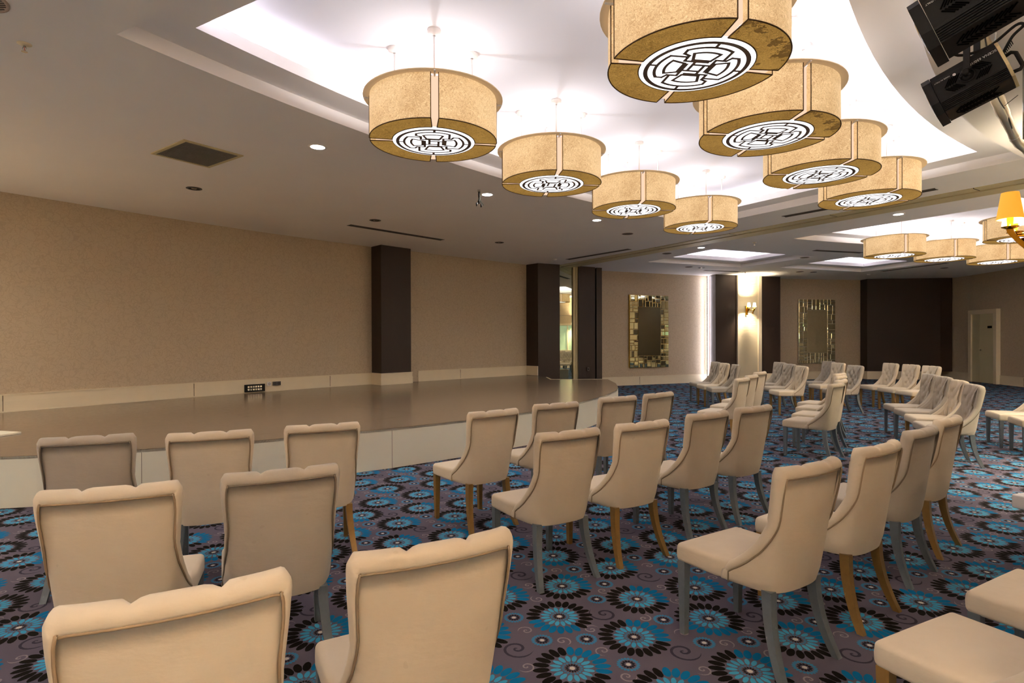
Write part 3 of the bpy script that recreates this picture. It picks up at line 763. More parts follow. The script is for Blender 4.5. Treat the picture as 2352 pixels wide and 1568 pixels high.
# ------------------------------------------------------------------ drum pendants
R = .566; ZB = 3.33; ZT = 3.70
def pendant_parts(root, stained=False):
    z0 = 0.0; h = ZT-ZB; gap = .032/R; n = 20
    for q in range(4):
        a0 = q*pi/2+gap; a1 = (q+1)*pi/2-gap
        bm = bmesh.new()
        arc = [a0+(a1-a0)*k/n for k in range(n+1)]
        grid(bm, [[(R*cos(a), R*sin(a), z) for a in arc] for z in (z0, z0+h*.33, z0+h*.66, z0+h)])
        grid(bm, [[((R-.012)*cos(a), (R-.012)*sin(a), z) for a in arc] for z in (z0+h, z0+.004)])
        for a in (a0, a1): grid(bm, [[(r*cos(a), r*sin(a), z) for r in (R, R-.05)] for z in (z0, z0+h)], smooth=False)
        sp = obj('shade_panel', bm, M_SHADE, root)
        bm = bmesh.new()
        grid(bm, [[(r*cos(a), r*sin(a), z0) for a in arc] for r in (R, R*.82, R*.645)], smooth=False)
        st_ = stained and q == 3
        obj('shade_underside', bm, M_SHADEBS if st_ else M_SHADEB, root)
        bm = bmesh.new()
        for r in (R+.001, R*.65): tube(bm, [(r*cos(a), r*sin(a), z0) for a in arc], .0045, 6)
        for a in (a0, a1):
            tube(bm, [(R*.65*cos(a), R*.65*sin(a), z0), (R*cos(a), R*sin(a), z0)], .0045, 6)
            tube(bm, [((R+.001)*cos(a), (R+.001)*sin(a), z0), ((R+.001)*cos(a), (R+.001)*sin(a), z0+h)], .004, 6)
        obj('seam', bm, M_SEAM, sp)
    # flange
    bm = bmesh.new(); lathe(bm, [(R-.03, z0+h), (.622, z0+h), (.622, z0+h+.008), (R-.03, z0+h+.008), (R-.03, z0+h)], 56); obj('top_flange', bm, M_FLANGE, root)
    # inner glow drum seen through the slits
    bm = bmesh.new(); lathe(bm, [(R-.055, z0+.004), (R-.055, z0+h-.004)], 48); obj('inner_drum', bm, M_INNER, root)
    for q in range(4):
        bm = bmesh.new(); a = q*pi/2; box(bm, R*.645, R-.05, -.028, .028, z0+.010, z0+.016, Matrix.Rotation(a, 4, 'Z'))
        obj('slit_liner', bm, M_INNER, root)
    # diffuser disc + fret
    bm = bmesh.new(); lathe(bm, [(R*.645, z0+.004), (R*.645, z0-.002), (R*.56, z0-.004), (.001, z0-.004)], 56, smooth=False); obj('diffuser', bm, M_GLOW, root)
    bm = bmesh.new(); k_ = .93; S = R*.60; zf = z0-.009
    def ring(r, a0, a1, w):
        m = max(3, int((a1-a0)/.12)); 
        rows = [[((r+s*w/2)*S*cos(a0+(a1-a0)*i/m), (r+s*w/2)*S*sin(a0+(a1-a0)*i/m), zf) for i in range(m+1)] for s in (-1, 1)]
        grid(bm, rows, smooth=False)
    def seg(p, q, w=.062):
        P, Q = Vector(p), Vector(q); t = (Q-P).normalized(); nn = Vector((-t.y, t.x))*w/2; P -= t*w/2; Q += t*w/2
        vs = [bm.verts.new((v.x*S, v.y*S, zf)) for v in (P-nn, Q-nn, Q+nn, P+nn)]; bm.faces.new(vs)
    ring(.95, 0, 2*pi, .085)
    for q in range(4):
        M = Matrix.Rotation(q*pi/2, 2)
        def s2(*pts):
            pts = [M @ Vector(p) for p in pts]
            for a, b in zip(pts, pts[1:]): seg(a, b)
        a_ = q*pi/2
        ring(.78, a_-radians(36), a_+radians(30), .064)
        s2((.78*cos(radians(30)), .78*sin(radians(30))), (.34, .39), (.34, .24), (.12, .24), (.12, .12))
        s2((.78*cos(radians(36)), -.78*sin(radians(36))), (.50, -.46), (.44, -.34), (.24, -.34))
        ring(.60, a_-radians(28), a_+radians(22), .06)
        s2((.60*cos(radians(28)), -.60*sin(radians(28))), (.30, -.20), (.30, .15), (.60*cos(radians(22)), .60*sin(radians(22))))
        s2((.12, .12), (.12, -.12)); s2((.24, .12), (.24, -.12), (.12, -.12))
        s2((.80, 0), (.92, 0))
    tag(obj('fret_pattern', bm, M_LATT, root), 'brown oriental fret pattern')
    # rods and canopies
    for q in range(4):
        a = q*pi/2; x, y = .345*cos(a), .345*sin(a); hu = HU-ZB
        bm = bmesh.new(); tube(bm, [(x, y, z0+h), (x, y, hu)], .008, 8); rod = obj('rod', bm, M_ROD, root)
        bm = bmesh.new(); lathe(bm, [(.012, hu-.045), (.055, hu-.03), (.058, hu)], 20, Matrix.Translation((x, y, 0))); obj('canopy', bm, M_ROD, rod)
    bm = bmesh.new()
    for q in range(4):
        a = q*pi/2; tube(bm, [(0, 0, z0+h-.02), ((R+.05)*cos(a), (R+.05)*sin(a), z0+h-.004)], .008, 6)
    obj('cross_bars', bm, M_ROD, root)
def copy_tree(o, parent=None):
    c = o.copy(); COL.objects.link(c); c.parent = parent
    for ch in kids(o): copy_tree(ch, c)
    return c
PEND = [(-.70, 5.15, 8.5, 'drum lamp nearest on left row, above downlight and grille', 0), (.46, 6.57, 5, 'second drum lamp of the left row', 0), (1.69, 7.91, 1, 'third drum lamp of the left row', 0), (3.035, 9.18, -3, 'fourth and farthest drum lamp of the left row', 0),
        (1.21, 3.74, 8.5, 'largest nearest drum lamp with dark stains underneath, cut by the top edge', 1), (2.25, 5.02, 6.5, 'second drum lamp of right row with brown stain below', 1), (3.37, 6.23, 4, 'third drum lamp of the right row', 0), (4.61, 7.37, 2.5, 'fourth and farthest drum lamp of the right row', 0),
        (8.30, 12.36, -12, 'far drum lamp leftmost of the far cove', 2), (9.85, 12.97, -16, 'far drum lamp second from the left in far cove', 2), (11.50, 13.49, -20, 'far drum lamp behind the amber sconce, third in its row', 2), (9.25, 10.30, -16, 'far drum lamp just above, behind amber sconce shade', 2)]
G_ = ['drum lamps of the near cove', 'drum lamps of the near cove', 'drum lamps of the far cove']
first = {}
def put_light(root):
    l = bpy.data.lights.new('pendant_lamp', 'POINT'); l.energy = P_PENDANT; l.shadow_soft_size = .035; l.color = (.96, .95, 1.0)
    lo = bpy.data.objects.new('pendant_lamp', l); COL.objects.link(lo); lo.parent = root; lo.location = (0, 0, ZT-ZB-.06)
for x, y, a, lab, kd in PEND + [(*pol(rr_, a), 8, 'drum lamp %s in the %s row added behind the camera as fill' % (w_, v_), 3) for rr_, v_ in ((18.2, 'outer'), (15.9, 'inner')) for a, w_ in ((158, 'nearest'), (163.5, 'second'), (169, 'farthest'))]:  # rear rows are unseen lamp copies added to fill the hall with light
    key = 1 if kd == 1 else 0
    if key not in first:
        rt = thing('drum_pendant', lab, 'pendant lamp', (x, y, ZB), radians(a), G_[min(kd, 2)]); pendant_parts(rt, key); put_light(rt); first[key] = rt
    else:
        rt = copy_tree(first[key]); rt.location = (x, y, ZB); rt.rotation_euler.z = radians(a)
    tag(rt, 'cream fibre ' + lab, group=G_[kd] if kd < 3 else 'drum lamps added in the rear fill cove')

# ------------------------------------------------------------------ chairs
def cat(P, t):
    n = len(P)-1; i = max(0, min(n-1, int(t))); f = t-i
    p0, p1, p2, p3 = P[max(i-1, 0)], P[i], P[i+1], P[min(i+2, n)]
    if i == 0: p0 = (-P[1][0], P[1][1])
    return tuple(.5*((2*b)+(-a+c)*f+(2*a-5*b+4*c-d)*f*f+(-a+3*b-3*c+d)*f**3) for a, b, c, d in zip(p0, p1, p2, p3))
BOT = [(0, -.212), (.10, -.206), (.172, -.180), (.212, -.115), (.228, -.03), (.240, .065)]
TOP = [(0, -.286), (.13, -.275), (.243, -.246), (.263, -.185), (.264, -.11), (.264, -.02)]
ZTC = [(0, .965), (1.6, .963), (1.95, .956), (2.10, .942), (2.20, .912), (2.30, .86), (2.38, .79), (2.45, .735), (2.58, .700), (2.9, .650), (3.3, .600), (3.8, .552), (4.4, .497), (5, .450)]
ZBOT = .377
def ztop(p):
    for (a, za), (b, zb) in zip(ZTC, ZTC[1:]):
        if p <= b: f = (p-a)/(b-a); return za+(zb-za)*f
    return ZTC[-1][1]
def plan(p, z):
    s_ = max(0, (z-ZBOT)/(.957-ZBOT)); s_ = s_**1.15
    a, b = cat(BOT, p), cat(TOP, p)
    return Vector((a[0]+(b[0]-a[0])*s_, a[1]+(b[1]-a[1])*s_, z))
def chair_backrest(lo=False):
    nh = 26 if lo else 46
    dense = [5*k/600 for k in range(601)]; E = [plan(p, ztop(p)) for p in dense]
    cum = [0]
    for a, b in zip(E, E[1:]): cum.append(cum[-1]+(b-a).length)
    ph = []
    j = 0
    for k in range(nh+1):
        t = cum[-1]*k/nh
        while j < 600 and cum[j+1] < t: j += 1
        j = min(j, 599); f = (t-cum[j])/max(1e-9, cum[j+1]-cum[j]); ph.append(dense[j]+(dense[j+1]-dense[j])*f)
    ph[-1] = 5
    cols = []; pipe = []
    nv, nr, ni = (6, 6, 10) if lo else (9, 9, 22)
    btn = [(x, z) for z, xs in ((.885, (-.075, .075)), (.80, (-.15, 0, .15)), (.715, (-.075, .075)), (.64, (0,)), (.57, (-.07, .07))) for x in xs]
    for k, p in enumerate(ph):
        zt = ztop(p); e = 1e-3
        pt = plan(p, zt)
        tan = (plan(min(5, p+.02), ztop(min(5, p+.02)))-plan(max(0, p-.02), ztop(max(0, p-.02)))).normalized()
        if k == 0: tan = Vector((1, 0, 0))
        tp = (plan(min(5, p+.02), zt)-plan(max(0, p-.02), zt)); tp.z = 0; tp.normalize()
        if p < .02: tp = Vector((1, 0, 0))
        N = Vector((tp.y, -tp.x, 0)); 
        B = tan.cross(N)*-1
        if B.z < -.2: B = -B
        B.normalize()
        if B.dot(Vector((0, .3, 1))) < 0: B = -B
        x0 = abs(pt.x)
        r = .034
        for c0, w0, amt in ((.09, .013, .26),):
            if p < 2.4: r *= 1-amt*exp(-((x0-c0)/w0)**2)
        hd = max(0, min(1, (p-1.5)/.6))*max(0, min(1, (2.56-p)/.05)); hd = hd*hd*(3-2*hd)
        r *= 1+.14*hd
        if p > 2.53: r *= 1.04-.36*(p-2.53)/2.47
        r *= 1-.07*exp(-((p-2.08)/.02)**2)-.20*exp(-((p-2.53)/.02)**2)
        if p > 4.7: r *= 1-.2*(p-4.7)/.3
        r *= 1.0
        zz = zt-.034*abs(B.z)-.004
        col = [plan(p, ZBOT+(zz-ZBOT)*i/nv)+N*(.005*sin(pi*i/nv)-.010*max(0, 1-i/(nv*.14))**2) for i in range(nv+1)]
        c = pt-N*(r*.76)-B*(.022-(r-.034)*.5)
        pipe.append(pt+N*.002-B*.040)
        for i in range(nr+1):
            a = radians(-38+215*i/nr); col.append(c+(N*cos(a)+B*sin(a))*r)
        # inner face
        zi = zt-.045
        for i in range(1, ni+1):
            z = zi+(.43-zi)*i/ni if zi > .43 else zi
            q = plan(p, min(z, zt))
            tpz = (plan(min(5, p+.02), z)-plan(max(0, p-.02), z)); tpz.z = 0; tpz.normalize()
            Nz = Vector((tpz.y, -tpz.x, 0)) if p > .02 else Vector((0, -1, 0))
            th = .072+.012*sin(pi*min(1, i/ni))+.006*hd
            if p > 3: th = .072-.02*(p-3)/2
            wide = max(0, min(1, (2.3-p)/.3))
            dsp = 0
            for bx, bz in btn:
                d2 = (q.x-bx)**2+(z-bz)**2; dsp += .044*exp(-d2/(2*.016**2))
                # diagonal folds to neighbours
            for bx, bz in btn:
                for cx_, cz_ in btn:
                    if (cx_, cz_) > (bx, bz) and .05 < abs(cx_-bx) < .12 and .05 < abs(cz_-bz) < .1:
                        ux, uz = cx_-bx, cz_-bz; L2 = ux*ux+uz*uz; t = max(0, min(1, ((q.x-bx)*ux+(z-bz)*uz)/L2))
                        d2 = (q.x-bx-ux*t)**2+(z-bz-uz*t)**2; dsp = max(dsp, .022*exp(-d2/(2*.009**2)))
            dsp *= wide
            if z < .73: dsp += .024*exp(-((p-1.85)/.13)**2)*min(1, (z-.44)/.05 if z > .44 else 0)
            dsp += .022*exp(-((z-.725)/.010)**2)*(1-wide*.6)*(1 if p < 2.9 else 0)
            col.append(q-Nz*(th-dsp))
        cols.append(col)
    left = [[Vector((-v.x, v.y, v.z)) for v in c] for c in cols[1:]][::-1]
    allc = left+cols
    bm = bmesh.new(); vr = grid(bm, allc)
    for e_ in (vr[0], vr[-1]):
        # cap the wing ends
        n_ = len(e_); h_ = n_//2
        for i in range(h_):
            a, b, c, d = e_[i], e_[i+1], e_[n_-2-i], e_[n_-1-i]
            if len({a, b, c, d}) == 4: 
                try: bm.faces.new((a, b, c, d)).smooth = True
                except ValueError: pass
    bmesh.ops.recalc_face_normals(bm, faces=bm.faces)
    pb = bmesh.new(); pl = [Vector((-v.x, v.y, v.z)) for v in pipe[1:]][::-1]+pipe
    end = pipe[-1]; dn = [Vector((end.x+.004, end.y-.002, z)) for z in (end.z-.03, ZBOT+.004)]
    pl = [Vector((-v.x, v.y, v.z)) for v in dn[::-1]]+pl+dn
    tube(pb, pl, .0042, 6)
    return bm, pb
def chair_seat():
    bm = bmesh.new()
    def fn(q):
        t = (q.y+.17)/.51; w = .80+.20*min(1, max(0, (t-.08)*2.2))
        crown = .016*max(0, 1-(q.x/.25)**2)*max(0, 1-((q.y-.08)/.27)**2) if q.z > .45 else 0
        puff = .006*sin(pi*max(0, min(1, (q.z-.377)/.09)))*(1 if q.y > .3 else 0)
        return Vector((q.x*w, q.y+puff, q.z+crown))
    rbox(bm, -.248, .248, -.12, .343, .377, .474, .022, 8, fn, 2)
    return bm
def leg_bm(kind, s):
    bm = bmesh.new(); rows = []; n = 10 if kind == 'rear' else 3
    for i in range(n+1):
        t = i/n
        if kind == 'rear':
            x = .180+.040*t**1.5; y = -.150-.095*t**2.0; w = .046-.012*t; d = .050-.016*t
        else:
            x = .222; y = .312; w = .046-.014*t; d = w
        z = .385*(1-t)
        x *= s
        rows.append([(x+a*w/2, y+b*d/2, z) for a, b in ((-1, -1), (1, -1), (1, 1), (-1, 1))])
    vr = grid(bm, rows, closed_u=True, smooth=False); fan(bm, vr[-1]); fan(bm, vr[0][::-1])
    bmesh.ops.recalc_face_normals(bm, faces=bm.faces)
    return bm
_b, _p = chair_backrest(); ME_BACK = newmesh('backrest', _b, smooth=True); ME_PIPE = newmesh('piping', _p, smooth=True)
ME_SEAT = newmesh('seat', chair_seat(), smooth=True)
ME_LEG = {(k, s): newmesh(k+'_leg', leg_bm(k, s)) for k in ('front', 'rear') for s in (-1, 1)}
protos = {}
def make_chair(fab, leg):
    t = thing('dining_chair', 'x', 'chair')
    def part(nm, me, mat, par=t):
        key = (me.name, mat.name)
        if key not in protos: m2 = me.copy(); m2.materials.clear(); m2.materials.append(mat); protos[key] = m2
        return link(nm, protos[key], par)
    b = part('backrest', ME_BACK, FAB[fab]); part('piping', ME_PIPE, PIPE[fab], b)
    part('seat', ME_SEAT, FAB[fab])
    for k in ('front', 'rear'):
        for s in (-1, 1): part('leg', ME_LEG[(k, s)], LEG[leg])
    return t
CH = {}
def chair(x, y, a, fab, leg, label, group):
    key = (fab, leg)
    if key not in CH: c = make_chair(fab, leg); CH[key] = c
    else: c = copy_tree(CH[key])
    c.location = (x, y, 0); c.rotation_euler = (0, 0, a); tag(c, label, 'chair', group); return c
GL, GM, GR = 'chairs in the left block before the stage', 'chairs in the middle block', 'chairs in the right front row'
GK, GF = 'chairs in the middle far rows', 'tufted chairs turned towards the stage'
CHAIRS = [
 (-2.657, 3.657, .389, 'grey', 'grey', 'greige chair nearest the stage at far left, first of front row', GL),
 (-1.989, 3.805, .378, 'cream', 'grey', 'cream chair second from left in the front row by stage', GL),
 (-1.392, 4.109, .418, 'cream', 'gold', 'cream chair with gold legs, third from left in row by stage', GL),
 (-1.674, 2.473, .354, 'cream', 'grey', 'cream chair with blue grey legs behind the far left greige chair', GL),
 (-1.136, 2.757, .466, 'grey', 'grey', 'greige chair with grey legs in second row of the left block', GL),
 (-.89, 1.532, .484, 'cream', 'gold', 'cream chair nearest the camera at bottom left, cut by the frame', GL),
 (-.332, 1.841, .482, 'tan', 'grey', 'tan chair at bottom centre, right of the nearest cream chair', GL),
 (-.291, 4.806, .639, 'cream', 'gold', 'cream chair with gold legs at left front of the middle block', GM),
 (.277, 5.325, .54, 'tan', 'grey', 'tan chair by the riser, right of the gold legged middle block chair', GM),
 (.93, 5.875, .562, 'tan', 'grey', 'tan chair third from left in front row of middle block', GM),
 (1.412, 6.236, .694, 'tan', 'grey', 'tan chair at the right end of middle block front row', GM),
 (.236, 3.795, .532, 'tan', 'grey', 'tan chair with silver grey legs, left of second middle row', GM),
 (.784, 4.155, .553, 'cream', 'gold', 'cream chair with gold legs in second row of middle block', GM),
 (1.398, 4.644, .608, 'tan', 'grey', 'tan chair third from left in second middle row', GM),
 (1.927, 5.039, .595, 'tan', 'grey', 'tan chair at the right end of second middle row', GM),
 (1.256, 2.844, .561, 'tan', 'grey', 'large tan chair with grey legs at left of the right front row', GR),
 (1.861, 3.293, .615, 'cream', 'gold', 'cream chair with gold legs, second in the right front row', GR),
 (2.482, 3.836, .652, 'grey', 'grey', 'greige chair with grey legs, third in the right front row', GR),
 (3.013, 4.301, .672, 'cream', 'gold', 'cream chair with gold legs at the far end of right front row', GR),
 (3.985, 7.438, .758, 'tan', 'grey', 'tan chair seen side on with grey legs, nearest of its far row', GK),
 (4.409, 8.075, .823, 'cream', 'grey', 'cream chair directly behind the side on tan chair', GK),
 (4.854, 8.847, .796, 'cream', 'grey', 'cream chair third in the side on row', GK),
 (5.2, 9.471, .738, 'cream', 'grey', 'cream chair farthest in the side on row', GK),
 (3.173, 8.425, .838, 'cream', 'gold', 'cream chair with a tall back, nearest of the short row before the pilaster', GK),
 (3.60, 9.12, .86, 'cream', 'gold', 'cream chair in the middle of the short row before pilaster', GK),
 (4.10, 9.95, .82, 'cream', 'grey', 'cream chair farthest in the short row before pilaster', GK),
 (4.74, 13.86, 1.61, 'grey', 'grey', 'greige tufted chair farthest in the leftmost far row', GF),
 (4.69, 13.15, 1.58, 'cream', 'gold', 'cream tufted chair in the middle of leftmost far row', GF),
 (4.66, 12.45, 1.47, 'grey', 'grey', 'soiled greige tufted chair nearest in the leftmost far row', GF),
 (6.16, 13.55, 1.649, 'grey', 'grey', 'greige tufted chair farthest in the row before right pilaster column', GF),
 (5.936, 12.618, 1.623, 'grey', 'grey', 'greige tufted chair in the middle of the row before right pilaster column', GF),
 (5.72, 11.68, 1.515, 'cream', 'gold', 'cream tufted chair with gold legs nearest in the row before right pilaster column', GF),
 (7.60, 14.05, 1.62, 'grey', 'gold', 'greige tufted chair in front of the greenish mirror', GF),
 (7.313, 13.14, 1.607, 'cream', 'gold', 'cream tufted chair right below the greenish mirror', GF),
 (6.949, 11.88, 1.623, 'grey', 'grey', 'greige tufted chair with pale legs right of the side on row', GF),
 (8.342, 12.871, 1.577, 'cream', 'gold', 'cream tufted chair left of three before the wide dark panel', GF),
 (8.331, 12.20, 1.581, 'cream', 'gold', 'cream tufted chair in the middle of three before the wide dark panel', GF),
 (8.296, 11.56, 1.566, 'cream', 'gold', 'cream tufted chair right of three before the wide dark panel', GF),
 (6.376, 9.042, 1.275, 'grey', 'grey', 'greige tufted chair at the far left of the row of four', GF),
 (6.137, 8.434, 1.27, 'grey', 'grey', 'greige tufted chair second in the row of four', GF),
 (5.803, 7.726, 1.219, 'cream', 'gold', 'cream tufted chair third in the row of four', GF),
 (5.433, 7.032, 1.202, 'grey', 'grey', 'greige tufted chair nearest in row of four, its grey legs splayed', GF),
 (7.245, 8.082, 1.195, 'cream', 'grey', 'cream chair at the right edge, farther of two cut seats', GF),
 (7.035, 7.462, 1.156, 'tan', 'grey', 'tan chair at the right edge, nearer of two cut seats', GF),
 (1.66, 1.83, .457, 'cream', 'gold', 'cream chair seat at bottom right corner, nearest the camera', GR),
 (2.315, 2.248, .511, 'cream', 'grey', 'stained cream chair seat behind the bottom right one', GR),
]
for c in CHAIRS: chair(*c)

# ------------------------------------------------------------------ white box at the right edge
wb = thing('white_side_table', 'corner of a low white table at the right edge', 'table', (3.95, 4.22, 0), radians(20))
bm = bmesh.new(); rbox(bm, -.2, .5, -.45, .1, .28, .38, .01, 2); obj('tabletop', bm, M_ROD, wb)
for x, y in ((.08, -.2), (.4, -.2), (.4, .0), (.08, .0)):
    bm = bmesh.new(); box(bm, x-.02, x+.02, y-.02, y+.02, 0, .29); obj('leg', bm, M_ROD, wb)

# ------------------------------------------------------------------ sconces
def sconce_shade(bm, x, y, z, rb, rt, h, M=None):
    lathe(bm, [(rb, z), (rt, z+h), (rt-.003, z+h), (rb-.003, z)], 36, Matrix.Translation((x, y, 0)))
def sconce(loc, rz, label, group, near, power=12):
    """local +y points away from the wall"""
    o = thing('wall_sconce', label, 'wall lamp', loc, rz, group)
    bm = bmesh.new(); rbox(bm, -.045, .045, 0, .03, -.16, .16, .01, 2); obj('back_plate', bm, M_BRASS, o)
    for s in (-1, 1):
        x = s*.12; y = .25
        bm = bmesh.new()
        pts = [(s*.02, .03, .02), (s*.06, .12, .02), (x, y-.03, .02)]
        tube(bm, pts, .006, 8); tube(bm, [(s*.02, .03, -.02), (s*.06, .12, -.0), (x, y-.03, .01)], .006, 8)
        # S curved bracket
        rows = []
        for k in range(15):
            t = k/14; yy = y+.0-.10*sin(pi*t*.9)*t-.02*t; zz = .05-.19*t; xx = x+s*.0
            w = .020*(1-.45*t); d = .016*(1-.2*t)
            if t > .86: yy -= (t-.86)*.25; zz += (t-.86)*.12
            rows.append([(xx+a*w, yy+b*d, zz) for a, b in ((-1, -1), (1, -1), (1, 1), (-1, 1))])
        vr = grid(bm, rows, closed_u=True, smooth=False); fan(bm, vr[0]); fan(bm, vr[-1])
        lathe(bm, [(.012, .05), (.04, .062), (.042, .066), (.014, .07), (.016, .11), (.016, .12)], 20, Matrix.Translation((x, y, 0)), cap1=True)
        ar = obj('sconce_arm', bm, M_BRASS, o)
        bm = bmesh.new(); sconce_shade(bm, x, y, .108, .063, .041, .152)
        obj('lamp_shade', bm, M_YSHADE if (near and s == -1) else M_WSHADE, o)
        l = bpy.data.lights.new('sconce_lamp', 'POINT'); l.energy = P_SCONCE if near else P_SCONCE*power; l.shadow_soft_size = .03; l.color = (1, .84, .62)
        lo = bpy.data.objects.new('sconce_lamp', l); COL.objects.link(lo); lo.parent = o; lo.location = (x, y, .19)
sconce((8.22, 19.94, 2.52), pa_+pi, 'brass twin shade sconce glowing on the ivory pilaster', None, False)
sc_a = radians(141.6)
bx, by = 3.122, 3.172
sconce((bx, by, 2.12), sc_a-pi/2-radians(8), 'brass sconce with amber shade at the right edge', None, True)
for a, rr_, nm in ((96, 13.27, 'first'), (106, 13.27, 'second'), (116, 13.27, 'third'), (126, 13.27, 'fourth'), (160, 13.27, 'fifth'), (170, 13.27, 'sixth')):  # unseen sconces added to brighten the main ceiling
    sconce((*pol(rr_, a), 2.2), radians(a)-pi/2, 'brass wall sconce added for fill on the curved inner wall, %s from its far end' % nm, 'fill sconces added on the inner wall', False, 20 if a in (116, 126) else 55)
for a, nm in ((154.5, 'nearest the stage'), (161, 'in the middle'), (168, 'farthest behind the camera')):  # further unseen sconces, added to light the left part of the ceiling
    sconce((*pol(25.6, a), 2.4), radians(a)+pi/2, 'brass wall sconce added for fill on the left wall outside the picture, %s' % nm, 'fill sconces added on the left wall', False, 46)
# dark panel and window on the right wall, seen only in the mirrors
pn2 = thing('dark_wall_panel', 'dark brown panel on the right wall outside the frame, seen in the mirror', 'panel', (15.85, 12.5, 0))
bm = bmesh.new(); box(bm, -.1, .02, -.75, .75, .3, HC); obj('panel_face', bm, M_DARK, pn2)
wn2 = thing('window', 'white framed window on the right wall, seen in the mirror', 'window', (15.85, 14.3, 0)); wn2['kind'] = 'structure'
bm = bmesh.new()
for a, b, c, d in ((-.8, .8, .85, .95), (-.8, .8, 2.25, 2.35), (-.8, -.7, .95, 2.25), (.7, .8, .95, 2.25)): box(bm, -.06, .02, a, b, c, d)
obj('window_frame', bm, M_TRIM, wn2)
bm = bmesh.new(); box(bm, -.02, .0, -.7, .7, .95, 2.25); obj('window_pane', bm, bpy.data.materials['pale_pane'], wn2)

# ------------------------------------------------------------------ stage spotlights and wrapped pipe
def spotlight(loc, rot, label, text=True):
    """local -x = beam direction, local -y = side seen by the camera, z = housing up axis"""
    o = thing('stage_spotlight', label, 'spotlight', loc, 0, 'black stage spotlights on the wrapped pipe'); o.rotation_euler = rot
    L, Hh, Wd = .235, .088, .085
    prof = [(-Wd, -Hh*.55), (-Wd*.62, -Hh), (Wd*.62, -Hh), (Wd, -Hh*.55), (Wd, Hh*.62), (Wd*.7, Hh), (-Wd*.7, Hh), (-Wd, Hh*.62)]
    def ext(bm, pr, x0, x1, mi=0):
        rows = [[(x, y, z) for y, z in pr] for x in (x0, x1)]
        vr = grid(bm, rows, closed_u=True, smooth=False, mi=mi); fan(bm, vr[0][::-1], mi); fan(bm, vr[1], mi)
        bmesh.ops.recalc_face_normals(bm, faces=bm.faces)
    bm = bmesh.new(); ext(bm, prof, -L/2, L/2)
    for k in range(7):   # cooling ribs along the lower chamfer
        f = (k+.5)/7; y = -Wd+(Wd*.38)*f; z = -Hh*.55-(Hh*.45)*f
        bar(bm, (-L/2, y, z), (L/2, y, z), .004, .012)
    for k in range(4):
        f = (k+.5)/4; y = -Wd+(Wd*.3)*f; z = Hh*.62+(Hh*.38)*f; bar(bm, (-L/2, y, z), (L/2, y, z), .004, .01)
    obj('housing', bm, M_BLACK, o)
    bm = bmesh.new(); sc_ = 1.06
    ext(bm, [(y*sc_, z*sc_) for y, z in prof], -L/2-.034, -L/2-.002); 
    obj('front_bezel', bm, M_BLACK, o)
    bm = bmesh.new(); lathe(bm, [(.066, 0), (.055, .003), (.001, .006)], 28, Matrix.Translation((-L/2-.034, 0, 0)) @ Matrix.Rotation(-pi/2, 4, 'Y')); obj('lens', bm, plain('lens_glass', (40, 44, 50), .05), o)
    bm = bmesh.new(); ext(bm, [(y*1.0, z*1.0) for y, z in prof], L/2+.001, L/2+.012); obj('rear_plate', bm, M_CREAMMETAL, o)
    # chevron vent slots on side and on the underside
    bm = bmesh.new()
    for cx_, sgn in ((-.052, 1), (.052, -1)):
        for k in range(5):
            u0 = cx_+sgn*(k*.009-.030)
            for up in (1, -1): bar(bm, (u0, -Wd-.0012, -.006+up*.004), (u0+sgn*.026, -Wd-.0012, -.004+up*(.034)), .002, .0042)
        obj('vent_slots', bm, M_BLACK2, o); bm = bmesh.new()
    for k in range(12):
        u0 = -.085+k*.012
        for up in (1, -1): bar(bm, (u0, up*.004, -Hh-.0012), (u0+.024, up*.032, -Hh-.0012), .004, .002)
    obj('vent_slots', bm, M_BLACK2, o)
    bm = bmesh.new(); lathe(bm, [(.030, 0), (.030, .005), (.023, .006), (.023, .002), (.009, .002), (.009, .010)], 28, Matrix.Translation((0, -Wd, 0)) @ Matrix.Rotation(pi/2, 4, 'X'), cap1=True); obj('pivot_disc', bm, M_BLACK, o)
    # handle
    bm = bmesh.new(); tube(bm, [(L/2+.01, 0, .042), (L/2+.036, 0, .046), (L/2+.048, 0, .034), (L/2+.048, 0, -.034), (L/2+.036, 0, -.046), (L/2+.01, 0, -.042)], .008, 8); obj('handle', bm, M_BLACK, o)
    if text:
        def words(body, size, x, z):
            cu = bpy.data.curves.new('lettering', 'FONT'); cu.body = body; cu.size = size; cu.extrude = .0004; cu.align_x = 'CENTER'; cu.align_y = 'CENTER'
            cu.materials.append(plain('white_print', (214, 214, 214), .6)); t_ = bpy.data.objects.new('tmp_text', cu); COL.objects.link(t_); bpy.context.view_layer.update()
            me = bpy.data.meshes.new_from_object(t_.evaluated_get(bpy.context.evaluated_depsgraph_get())); bpy.data.objects.remove(t_)
            link('lettering', me, o, (x, -Wd-.0015, z), (pi/2, pi, 0))
        words('SCENA 650/1000', .0155, .060, .041); words('MADE IN ITALY', .0085, -.080, .041)
        bm = bmesh.new(); lathe(bm, [(.006, 0), (.006, .002)], 16, Matrix.Translation((-.036, -Wd, .036)) @ Matrix.Rotation(pi/2, 4, 'X'), cap1=True); obj('round_badge', bm, M_ROD, o)
    return o
def yoke(root_spot, up_pts, label=None):
    pass
sp1 = spotlight((2.02, 2.5, 2.66), (radians(-9), radians(-20), radians(-46)), 'lower black stage spotlight hanging beneath the other one')
sp2 = spotlight((1.45, 1.77, 2.585), (radians(-9), radians(-20), radians(-46)), 'upper black stage spotlight cut by the top right corner')
